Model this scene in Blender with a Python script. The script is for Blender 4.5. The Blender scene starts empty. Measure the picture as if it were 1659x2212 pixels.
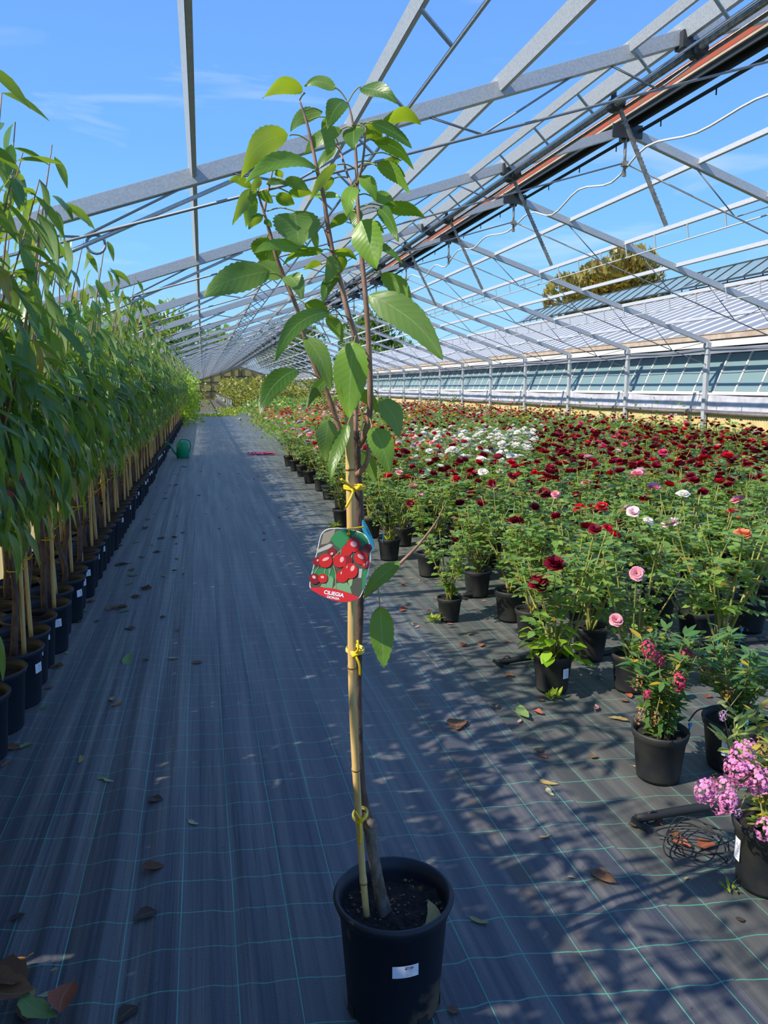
import bpy, math, random
import numpy as np
from mathutils import Vector, Matrix, noise as mnoise
R = random.Random(7)
PI = math.pi
C = bpy.context.scene.collection
sc = bpy.context.scene
# ------------------------------------------------------------------ camera
F_PX, CX, CY, EYE = 1650.0, 829.5, 1106.0, 1.5
PHI = math.atan(270.0 / F_PX)
TH = math.atan(392.5 * math.cos(PHI) / F_PX)
FW = Vector((math.sin(TH) * math.cos(PHI), math.cos(TH) * math.cos(PHI), -math.sin(PHI)))
RT = Vector((math.cos(TH), -math.sin(TH), 0))
UP = RT.cross(FW)
CAMP = Vector((0, 0, EYE))
cd = bpy.data.cameras.new('camera')
cam = bpy.data.objects.new('camera', cd)
C.objects.link(cam)
cd.sensor_fit = 'VERTICAL'
cd.sensor_height = 36.0
cd.lens = 36.0 * F_PX / 2212.0
cd.clip_start, cd.clip_end = 0.05, 600
mw = Matrix((RT, UP, -FW)).transposed().to_4x4()
mw.translation = CAMP
cam.matrix_world = mw
sc.camera = cam
# ------------------------------------------------------------------ sky
def lin(h):
    h = h.lstrip('#')
    o = []
    for i in (0, 2, 4):
        v = int(h[i:i + 2], 16) / 255.0
        o.append(v / 12.92 if v <= 0.04045 else ((v + 0.055) / 1.055) ** 2.4)
    return (o[0], o[1], o[2], 1.0)
W = bpy.data.worlds.new('sky')
sc.world = W
W.use_nodes = True
nt = W.node_tree
nt.nodes.clear()
def N(t, typ, **kw):
    n = t.nodes.new(typ)
    for k, v in kw.items():
        setattr(n, k, v)
    return n
wo = N(nt, 'ShaderNodeOutputWorld')
bg = N(nt, 'ShaderNodeBackground')
tc = N(nt, 'ShaderNodeTexCoord')
sx = N(nt, 'ShaderNodeSeparateXYZ')
rp = N(nt, 'ShaderNodeValToRGB')
nt.links.new(tc.outputs['Generated'], sx.inputs[0])
nt.links.new(sx.outputs['Z'], rp.inputs[0])
els = rp.color_ramp.elements
els[0].position, els[0].color = 0.0, lin('#b4dcf6')
els[1].position, els[1].color = 1.0, lin('#4f83d6')
for p, h in ((0.07, '#9ed4fa'), (0.16, '#84c4fa'), (0.28, '#74b1f6'), (0.42, '#6ba2f0'), (0.6, '#6193e8')):
    e = els.new(p)
    e.color = lin(h)
mp = N(nt, 'ShaderNodeMapping')
mp.inputs['Scale'].default_value = (1.6, 2.2, 9.0)
mp.inputs['Rotation'].default_value = (0.0, 0.25, 0.3)
nz = N(nt, 'ShaderNodeTexNoise')
nz.inputs['Scale'].default_value = 2.4
nz.inputs['Detail'].default_value = 5.0
nz.inputs['Distortion'].default_value = 0.6
nt.links.new(tc.outputs['Generated'], mp.inputs[0])
nt.links.new(mp.outputs[0], nz.inputs['Vector'])
cr = N(nt, 'ShaderNodeMapRange')
cr.inputs['From Min'].default_value, cr.inputs['From Max'].default_value = 0.56, 0.86
cr.inputs['To Max'].default_value = 0.55
nt.links.new(nz.outputs['Fac'], cr.inputs['Value'])
mx = N(nt, 'ShaderNodeMixRGB')
mx.inputs[2].default_value = (0.85, 0.92, 1.0, 1)
nt.links.new(cr.outputs[0], mx.inputs[0])
nt.links.new(rp.outputs[0], mx.inputs[1])
nt.links.new(mx.outputs[0], bg.inputs[0])
bg.inputs[1].default_value = 1.0
nt.links.new(bg.outputs[0], wo.inputs[0])
# ------------------------------------------------------------------ sun
sd = bpy.data.lights.new('sun', 'SUN')
sd.energy = 5.2
sd.color = (1.0, 0.93, 0.82)
sd.angle = math.radians(0.55)
sun = bpy.data.objects.new('sun', sd)
C.objects.link(sun)
SUNDIR = Vector((-1.0, -0.24, 0.95)).normalized()
sun.rotation_euler = SUNDIR.to_track_quat('Z', 'Y').to_euler()
vs = sc.view_settings
vs.view_transform = 'Standard'
vs.look = 'None'
vs.gamma = 1.0
vs.use_curve_mapping = False
vs.exposure = 0.2
# ------------------------------------------------------------------ helpers
def ray(u, v):
    return FW + RT * ((u - CX) / F_PX) - UP * ((v - CY) / F_PX)
def atY(u, v, y):
    r = ray(u, v)
    return CAMP + r * (y / r.y)
def atZ(u, v, z=0.0):
    r = ray(u, v)
    return CAMP + r * ((z - EYE) / r.z)
def depth(p):
    return (Vector(p) - CAMP).dot(FW)
def thing(name, label=None, cat=None, loc=(0, 0, 0), rz=0.0, group=None, kind=None):
    o = bpy.data.objects.new(name, None)
    o.empty_display_size = 0.1
    o.location = loc
    o.rotation_euler = (0, 0, rz)
    tag(o, label, cat, group, kind)
    C.objects.link(o)
    return o
def tag(o, label=None, cat=None, group=None, kind=None):
    if label: o['label'] = label
    if cat: o['category'] = cat
    if group: o['group'] = group
    if kind: o['kind'] = kind
    return o
def link(name, me, parent=None, loc=None, label=None, kind=None, mat=None):
    o = bpy.data.objects.new(name, me)
    if parent: o.parent = parent
    if mat is not None: o.matrix_basis = mat
    if loc is not None: o.location = loc
    if label: o['label'] = label
    if kind: o['kind'] = kind
    C.objects.link(o)
    return o
def copy_tree(o, parent=None):
    c = o.copy()
    C.objects.link(c)
    c.parent = parent
    for ch in o.children:
        copy_tree(ch, c)
    return c
class MB:
    def __init__(s):
        s.v, s.f, s.m, s.sm = [], [], [], []
    def add(s, vs, fs, mi=0, smooth=False):
        b = len(s.v)
        s.v.extend(tuple(x) for x in vs)
        for f in fs:
            s.f.append(tuple(i + b for i in f))
            s.m.append(mi)
            s.sm.append(smooth)
    def box(s, c, size, rot=None, mi=0):
        hx, hy, hz = size[0] / 2, size[1] / 2, size[2] / 2
        vs = [Vector((x, y, z)) for x in (-hx, hx) for y in (-hy, hy) for z in (-hz, hz)]
        if rot is not None: vs = [rot @ q for q in vs]
        c = Vector(c)
        s.add([q + c for q in vs], [(0, 1, 3, 2), (4, 6, 7, 5), (0, 4, 5, 1), (2, 3, 7, 6), (0, 2, 6, 4), (1, 5, 7, 3)], mi)
    def bar(s, a, b, w, h, mi=0, up=(0, 0, 1)):
        a, b = Vector(a), Vector(b)
        d = (b - a)
        L = d.length
        d.normalize()
        u = Vector(up)
        x = d.cross(u)
        if x.length < 1e-4: x = d.cross(Vector((1, 0, 0)))
        x.normalize()
        z = x.cross(d)
        s.box((a + b) / 2, (w, L, h), Matrix((x, d, z)).transposed(), mi)
    def tube(s, pts, rad, n=8, mi=0, cap=True, smooth=True):
        pts = [Vector(p) for p in pts]
        if not isinstance(rad, (list, tuple)): rad = [rad] * len(pts)
        vs, fs = [], []
        prev = None
        for i, p in enumerate(pts):
            t = (pts[min(i + 1, len(pts) - 1)] - pts[max(i - 1, 0)])
            if t.length < 1e-9: t = Vector((0, 0, 1))
            t.normalize()
            if prev is None:
                x = t.cross(Vector((0, 0, 1)))
                if x.length < 1e-3: x = t.cross(Vector((0, 1, 0)))
            else:
                x = prev - t * prev.dot(t)
            x.normalize()
            prev = x
            y = t.cross(x)
            for k in range(n):
                a = 2 * PI * k / n
                vs.append(p + (x * math.cos(a) + y * math.sin(a)) * rad[i])
        for i in range(len(pts) - 1):
            for k in range(n):
                k2 = (k + 1) % n
                fs.append((i * n + k, i * n + k2, (i + 1) * n + k2, (i + 1) * n + k))
        if cap:
            fs.append(tuple(range(n - 1, -1, -1)))
            fs.append(tuple(range((len(pts) - 1) * n, len(pts) * n)))
        s.add(vs, fs, mi, smooth)
    def lathe(s, prof, n=24, mi=0, c=(0, 0, 0), smooth=True):
        vs, fs = [], []
        for r, z in prof:
            for k in range(n):
                a = 2 * PI * k / n
                vs.append((c[0] + r * math.cos(a), c[1] + r * math.sin(a), c[2] + z))
        for i in range(len(prof) - 1):
            for k in range(n):
                k2 = (k + 1) % n
                fs.append((i * n + k, i * n + k2, (i + 1) * n + k2, (i + 1) * n + k))
        s.add(vs, fs, mi, smooth)
    def disc(s, r, z, n=20, mi=0, amp=0.0, rings=3, c=(0, 0)):
        vs = [(c[0], c[1], z)]
        fs = []
        for j in range(1, rings + 1):
            for k in range(n):
                a = 2 * PI * k / n
                q = r * j / rings
                x, y = q * math.cos(a), q * math.sin(a)
                vs.append((c[0] + x, c[1] + y, z + amp * mnoise.noise((x * 40, y * 40, r * 77))))
        for k in range(n):
            fs.append((0, 1 + k, 1 + (k + 1) % n))
        for j in range(rings - 1):
            for k in range(n):
                k2 = (k + 1) % n
                fs.append((1 + j * n + k, 1 + (j + 1) * n + k, 1 + (j + 1) * n + k2, 1 + j * n + k2))
        s.add(vs, fs, mi, True)
    def mesh(s, name, mats):
        me = bpy.data.meshes.new(name)
        me.from_pydata(s.v, [], s.f)
        if not isinstance(mats, (list, tuple)): mats = [mats]
        for m in mats: me.materials.append(m)
        me.polygons.foreach_set('material_index', s.m)
        me.polygons.foreach_set('use_smooth', s.sm)
        me.update()
        return me
    def build(s, name, mats, parent=None, loc=None, label=None, kind=None):
        return link(name, s.mesh(name, mats), parent, loc, label, kind)
def npmesh(name, V, F, mats, mi=None, uv=None, rnd=None, smooth=True):
    """V (N,3), F (M,4) quads, uv (N,2), rnd (N,)"""
    me = bpy.data.meshes.new(name)
    V = np.asarray(V, np.float32)
    F = np.asarray(F, np.int32)
    me.vertices.add(len(V))
    me.vertices.foreach_set('co', V.ravel())
    me.loops.add(F.size)
    me.loops.foreach_set('vertex_index', F.ravel())
    me.polygons.add(len(F))
    me.polygons.foreach_set('loop_start', np.arange(0, F.size, 4, dtype=np.int32))
    me.polygons.foreach_set('loop_total', np.full(len(F), 4, np.int32))
    if not isinstance(mats, (list, tuple)): mats = [mats]
    for m in mats: me.materials.append(m)
    if mi is not None: me.polygons.foreach_set('material_index', np.asarray(mi, np.int32))
    me.polygons.foreach_set('use_smooth', np.full(len(F), smooth, dtype=bool))
    if uv is not None:
        l = me.uv_layers.new(name='UVMap')
        l.data.foreach_set('uv', np.asarray(uv, np.float32)[F.ravel()].ravel())
    if rnd is not None:
        a = me.attributes.new('rnd', 'FLOAT', 'POINT')
        a.data.foreach_set('value', np.asarray(rnd, np.float32))
    me.update()
    me.validate()
    return me
TXT = {}
for w_, bold in (('CILIEGIA', .030), ('GIORGIA', .022), ('Giorgia', .02)):
    c_ = bpy.data.curves.new('lettering', 'FONT'); c_.body = w_; c_.size = 1.0; c_.offset = bold
    o_ = bpy.data.objects.new('lettering', c_); C.objects.link(o_)
    bpy.context.view_layer.update()
    me_ = bpy.data.meshes.new_from_object(o_.evaluated_get(bpy.context.evaluated_depsgraph_get()))
    v_ = np.array([tuple(q.co) for q in me_.vertices]); lo, hi = v_.min(0), v_.max(0)
    TXT[w_] = (v_ - (lo + hi) / 2, [tuple(p.vertices) for p in me_.polygons], hi - lo)
    bpy.data.objects.remove(o_)
def text_mesh(s, width, height, m):
    v, f, d = TXT[s]
    b = MB(); b.add([(p[0] * width / d[0], p[1] * height / d[1], 0) for p in v], f)
    return b.mesh('lettering', m)
# ------------------------------------------------------------------ materials
def newmat(name):
    m = bpy.data.materials.new(name)
    m.use_nodes = True
    t = m.node_tree
    b = t.nodes['Principled BSDF']
    return m, t, b
def setp(b, **kw):
    for k, v in kw.items():
        b.inputs[k.replace('_', ' ')].default_value = v
def mat(name, col, rough=0.5, metal=0.0, col2=None, scale=20.0, bump=0.0, bscale=None, stretch=None, spec=0.5, detail=3.0):
    m, t, b = newmat(name)
    c1 = lin(col) if isinstance(col, str) else tuple(col) + (1,)
    setp(b, Base_Color=c1, Roughness=rough, Metallic=metal)
    b.inputs['Specular IOR Level'].default_value = spec
    if col2 or bump:
        g = N(t, 'ShaderNodeTexCoord')
        mpn = N(t, 'ShaderNodeMapping')
        if stretch: mpn.inputs['Scale'].default_value = stretch
        t.links.new(g.outputs['Object'], mpn.inputs[0])
    if col2:
        c2 = lin(col2) if isinstance(col2, str) else tuple(col2) + (1,)
        n = N(t, 'ShaderNodeTexNoise')
        n.inputs['Scale'].default_value = scale
        n.inputs['Detail'].default_value = detail
        t.links.new(mpn.outputs[0], n.inputs['Vector'])
        r = N(t, 'ShaderNodeMapRange')
        r.inputs['From Min'].default_value, r.inputs['From Max'].default_value = 0.35, 0.65
        t.links.new(n.outputs['Fac'], r.inputs['Value'])
        x = N(t, 'ShaderNodeMixRGB')
        x.inputs[1].default_value, x.inputs[2].default_value = c1, c2
        t.links.new(r.outputs[0], x.inputs[0])
        t.links.new(x.outputs[0], b.inputs['Base Color'])
    if bump:
        n2 = N(t, 'ShaderNodeTexNoise')
        n2.inputs['Scale'].default_value = bscale or scale
        n2.inputs['Detail'].default_value = 4
        t.links.new(mpn.outputs[0], n2.inputs['Vector'])
        bp = N(t, 'ShaderNodeBump')
        bp.inputs['Strength'].default_value = bump
        bp.inputs['Distance'].default_value = 0.01
        t.links.new(n2.outputs['Fac'], bp.inputs['Height'])
        t.links.new(bp.outputs[0], b.inputs['Normal'])
    return m
def leafmat(name, ca, cb, under, trans, tw=0.42, veins=0.0, rough=0.42, holes=0.0, cc=None):
    """leaf: colour varies by leaf, underside paler, light comes through"""
    m, t, b = newmat(name)
    L = t.links
    at = N(t, 'ShaderNodeAttribute', attribute_name='rnd')
    oi = N(t, 'ShaderNodeObjectInfo')
    ad = N(t, 'ShaderNodeMath', operation='ADD')
    L.new(at.outputs['Fac'], ad.inputs[0])
    L.new(oi.outputs['Random'], ad.inputs[1])
    fr = N(t, 'ShaderNodeMath', operation='FRACT')
    L.new(ad.outputs[0], fr.inputs[0])
    ramp = N(t, 'ShaderNodeValToRGB')
    e = ramp.color_ramp.elements
    e[0].color, e[1].color = lin(ca), lin(cb)
    if cc:
        e[1].position = 0.86
        q = e.new(0.97)
        q.color = lin(cc)
    L.new(fr.outputs[0], ramp.inputs[0])
    col = ramp.outputs[0]
    geo = N(t, 'ShaderNodeNewGeometry')
    mu = N(t, 'ShaderNodeMixRGB')
    mu.inputs[2].default_value = lin(under)
    L.new(geo.outputs['Backfacing'], mu.inputs[0])
    L.new(col, mu.inputs[1])
    col = mu.outputs[0]
    uvn = N(t, 'ShaderNodeUVMap')
    if veins:
        sp = N(t, 'ShaderNodeSeparateXYZ')
        L.new(uvn.outputs[0], sp.inputs[0])
        ab = N(t, 'ShaderNodeMath', operation='ABSOLUTE')
        L.new(sp.outputs['X'], ab.inputs[0])
        # side veins: fract((v - |u|*.22)*9)
        m1 = N(t, 'ShaderNodeMath', operation='MULTIPLY'); m1.inputs[1].default_value = 0.2
        L.new(ab.outputs[0], m1.inputs[0])
        m2 = N(t, 'ShaderNodeMath', operation='SUBTRACT')
        L.new(sp.outputs['Y'], m2.inputs[0]); L.new(m1.outputs[0], m2.inputs[1])
        m3 = N(t, 'ShaderNodeMath', operation='MULTIPLY'); m3.inputs[1].default_value = 10.0
        L.new(m2.outputs[0], m3.inputs[0])
        m4 = N(t, 'ShaderNodeMath', operation='PINGPONG'); m4.inputs[1].default_value = 0.5
        L.new(m3.outputs[0], m4.inputs[0])
        sv = N(t, 'ShaderNodeMapRange')
        sv.inputs['From Min'].default_value, sv.inputs['From Max'].default_value = 0.09, 0.0
        L.new(m4.outputs[0], sv.inputs['Value'])
        mv = N(t, 'ShaderNodeMapRange')
        mv.inputs['From Min'].default_value, mv.inputs['From Max'].default_value = 0.06, 0.02
        L.new(ab.outputs[0], mv.inputs['Value'])
        mxx = N(t, 'ShaderNodeMath', operation='MAXIMUM')
        hl = N(t, 'ShaderNodeMath', operation='MULTIPLY'); hl.inputs[1].default_value = 0.45
        L.new(sv.outputs[0], hl.inputs[0])
        L.new(hl.outputs[0], mxx.inputs[0]); L.new(mv.outputs[0], mxx.inputs[1])
        vm = N(t, 'ShaderNodeMath', operation='MULTIPLY'); vm.inputs[1].default_value = veins
        L.new(mxx.outputs[0], vm.inputs[0])
        vx = N(t, 'ShaderNodeMixRGB'); vx.inputs[2].default_value = lin('#b9c98a')
        L.new(vm.outputs[0], vx.inputs[0]); L.new(col, vx.inputs[1])
        col = vx.outputs[0]
        bp = N(t, 'ShaderNodeBump'); bp.inputs['Strength'].default_value = 0.16; bp.inputs['Distance'].default_value = 0.002
        bp.invert = True
        L.new(m4.outputs[0], bp.inputs['Height'])
        bp.invert = False
        L.new(bp.outputs[0], b.inputs['Normal'])
        # brown blotches
        bn = N(t, 'ShaderNodeTexNoise'); bn.inputs['Scale'].default_value = 3.2; bn.inputs['Detail'].default_value = 4
        cmb = N(t, 'ShaderNodeVectorMath', operation='ADD')
        L.new(uvn.outputs[0], cmb.inputs[0]); L.new(at.outputs['Fac'], cmb.inputs[1])
        vs2 = N(t, 'ShaderNodeVectorMath', operation='SCALE'); vs2.inputs['Scale'].default_value = 1.0
        L.new(cmb.outputs[0], vs2.inputs[0]); L.new(vs2.outputs[0], bn.inputs['Vector'])
        br = N(t, 'ShaderNodeMapRange'); br.inputs['From Min'].default_value = 0.67; br.inputs['From Max'].default_value = 0.74
        br.inputs['To Max'].default_value = 0.7
        L.new(bn.outputs['Fac'], br.inputs['Value'])
        bx = N(t, 'ShaderNodeMixRGB'); bx.inputs[2].default_value = lin('#6b5a2a')
        L.new(br.outputs[0], bx.inputs[0]); L.new(col, bx.inputs[1])
        col = bx.outputs[0]
    L.new(col, b.inputs['Base Color'])
    setp(b, Roughness=rough)
    b.inputs['Specular IOR Level'].default_value = 0.45
    tr = N(t, 'ShaderNodeBsdfTranslucent')
    tr.inputs[0].default_value = lin(trans)
    mxs = N(t, 'ShaderNodeMixShader')
    mxs.inputs[0].default_value = tw
    L.new(b.outputs[0], mxs.inputs[1]); L.new(tr.outputs[0], mxs.inputs[2])
    L.new(mxs.outputs[0], t.nodes['Material Output'].inputs['Surface'])
    return m
M = {}
M['galv'] = mat('galvanised steel', '#c2c5c7', 0.45, 0.1, '#b0b4b8', 70, stretch=(1, 1, 1))
M['rod'] = mat('thin steel rod', '#8d9196', 0.5, 0.2)
M['dark_rod'] = mat('dark steel', '#4a4d50', 0.5, 0.5)
M['pipe'] = mat('shaft pipe', '#a59c90', 0.45, 0.4, '#7d766d', 30)
M['rust'] = mat('rust red paint', '#b5482b', 0.6, 0, '#8d5a38', 12)
M['blackrub'] = mat('black rubber', '#262827', 0.6)
M['wcable'] = mat('white cable', '#d9d9d6', 0.5)
M['pot'] = mat('black pot plastic', '#141c28', 0.55, 0, '#1b2431', 180, bump=0.08, bscale=500)
def heropot():
    m, t, b = newmat('black pot with mud at the foot')
    tcn = N(t, 'ShaderNodeTexCoord'); sp = N(t, 'ShaderNodeSeparateXYZ'); t.links.new(tcn.outputs['Object'], sp.inputs[0])
    n = N(t, 'ShaderNodeTexNoise'); n.inputs['Scale'].default_value = 22; n.inputs['Detail'].default_value = 6; t.links.new(tcn.outputs['Object'], n.inputs['Vector'])
    a = N(t, 'ShaderNodeMapRange'); a.inputs['From Min'].default_value = .15; a.inputs['From Max'].default_value = .0; t.links.new(sp.outputs['Z'], a.inputs['Value'])
    c = N(t, 'ShaderNodeMapRange'); c.inputs['From Min'].default_value = -.03; c.inputs['From Max'].default_value = .11; t.links.new(sp.outputs['X'], c.inputs['Value'])
    k = N(t, 'ShaderNodeMath', operation='MULTIPLY'); t.links.new(a.outputs[0], k.inputs[0]); t.links.new(c.outputs[0], k.inputs[1])
    q = N(t, 'ShaderNodeMath', operation='ADD'); t.links.new(k.outputs[0], q.inputs[0]); t.links.new(n.outputs['Fac'], q.inputs[1])
    r = N(t, 'ShaderNodeMapRange'); r.inputs['From Min'].default_value = .78; r.inputs['From Max'].default_value = 1.05; t.links.new(q.outputs[0], r.inputs['Value'])
    x = N(t, 'ShaderNodeMixRGB'); x.inputs[1].default_value = lin('#131a25'); x.inputs[2].default_value = lin('#6a5540'); t.links.new(r.outputs[0], x.inputs[0]); t.links.new(x.outputs[0], b.inputs['Base Color'])
    setp(b, Roughness=.5)
    return m
M['pot_hero'] = heropot()
M['pot_dirty'] = mat('dusty black pot plastic', '#1a1e24', 0.6, 0, '#34342f', 9, bump=0.06, bscale=300)
M['soil'] = mat('potting soil', '#16120f', 0.95, 0, '#33271c', 90, bump=1.0, bscale=160)
M['pebble'] = mat('tan pebble', '#7d6b50', 0.9, 0, '#5a4a38', 40)
M['white'] = mat('white sticker', '#e9ebf4', 0.5)
M['ink'] = mat('dark ink', '#2b2b33', 0.6)
M['greyink'] = mat('grey ink', '#8d93a6', 0.6)
M['bark'] = mat('brown bark', '#6d5546', 0.75, 0, '#4a3830', 55, bump=0.5, bscale=90, stretch=(1, 1, 0.35))
M['bark_grey'] = mat('grey bark', '#8a7d6c', 0.8, 0, '#54483d', 38, bump=0.8, bscale=60, stretch=(1, 1, 0.5))
M['twig'] = mat('reddish twig bark', '#a8826c', 0.6, 0, '#7f6252', 60, bump=0.3, stretch=(1, 1, 0.3))
M['petiole'] = mat('petiole', '#93924c', 0.5)
M['bamboo'] = mat('bamboo cane', '#dcbc7c', 0.42, 0, '#c9a05c', 30, stretch=(3, 3, 0.25))
M['tie'] = mat('yellow tie', '#f0c414', 0.45)
M['tie_pale'] = mat('pale yellow tie', '#ecd861', 0.45)
M['blue'] = mat('turquoise tag', '#7fe2ee', 0.5)
M['cherry_leaf'] = leafmat('cherry leaf', '#35601f', '#86b03c', '#6f9046', '#b0c822', 0.40, 0.35, rough=0.36)
M['peach_leaf'] = leafmat('peach leaf', '#2f5c30', '#5f8a3c', '#8ca676', '#a2c22a', 0.34, 0.3, rough=0.26, cc='#a98a34')
M['rose_leaf'] = leafmat('rose leaf', '#4d7a3c', '#8fae50', '#94ac70', '#b0c83a', 0.34, 0.0, rough=0.35, cc='#9a6a3c')
M['lime_leaf'] = leafmat('lime leaf', '#7fae22', '#9cc432', '#9cba5c', '#bcd62a', 0.42, 0.3)
M['shrub_leaf'] = leafmat('shrub leaf', '#3f6a38', '#6a8f48', '#93a877', '#90b030', 0.30, 0.0, cc='#c2a22a')
M['pale_leaf'] = leafmat('pale shrub leaf', '#8aa24a', '#b9c06a', '#a3b27a', '#c6d04a', 0.35, 0.0, cc='#d8b420')
M['olive_leaf'] = leafmat('autumn crown leaf', '#8f9445', '#b8a458', '#a39c66', '#a58a2a', 0.3, 0.0, cc='#9a5a2a')
M['weed_leaf'] = leafmat('weed leaf', '#7a8a36', '#a79c4a', '#8a9050', '#b0b038', 0.35, 0.0, cc='#5f7a30')
M['tuft_leaf'] = leafmat('weed tuft leaf', '#7fa02c', '#c0c84a', '#9ab05a', '#c0d030', 0.35, 0.0)
M['stem'] = mat('green stem', '#7e8a3c', 0.55, 0, '#a59a50', 25)
M['stem_brown'] = mat('woody stem', '#7a6a4a', 0.7, 0, '#8f8a4c', 25)
def petalmat(name, ca, cb, tw=0.25):
    m, t, b = newmat(name)
    oi = N(t, 'ShaderNodeObjectInfo')
    at = N(t, 'ShaderNodeAttribute', attribute_name='rnd')
    ad = N(t, 'ShaderNodeMath', operation='ADD')
    t.links.new(oi.outputs['Random'], ad.inputs[0]); t.links.new(at.outputs['Fac'], ad.inputs[1])
    fr = N(t, 'ShaderNodeMath', operation='FRACT')
    t.links.new(ad.outputs[0], fr.inputs[0])
    x = N(t, 'ShaderNodeMixRGB')
    x.inputs[1].default_value, x.inputs[2].default_value = lin(ca), lin(cb)
    t.links.new(fr.outputs[0], x.inputs[0])
    t.links.new(x.outputs[0], b.inputs['Base Color'])
    setp(b, Roughness=0.6)
    b.inputs['Specular IOR Level'].default_value = 0.25
    tr = N(t, 'ShaderNodeBsdfTranslucent')
    t.links.new(x.outputs[0], tr.inputs[0])
    ms = N(t, 'ShaderNodeMixShader'); ms.inputs[0].default_value = tw
    t.links.new(b.outputs[0], ms.inputs[1]); t.links.new(tr.outputs[0], ms.inputs[2])
    t.links.new(ms.outputs[0], t.nodes['Material Output'].inputs['Surface'])
    return m
PET = {
    'dark red': petalmat('dark red petal', '#6d0c24', '#9a1530'),
    'red': petalmat('red petal', '#c4142c', '#e0263a'),
    'white': petalmat('white petal', '#f4efe2', '#fbf8f0'),
    'pink': petalmat('pink petal', '#ef9aaa', '#f7b9bd'),
    'hot pink': petalmat('hot pink petal', '#d8326a', '#e85a86'),
    'orange': petalmat('orange petal', '#e8825a', '#f0a070'),
    'lilac': petalmat('lilac petal', '#b794b4', '#c9a6c4'),
    'yellow': petalmat('yellow petal', '#f0c81e', '#f4d84a'),
    'blush': petalmat('blush petal', '#f3cdd2', '#f7dfe0'),
}
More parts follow.
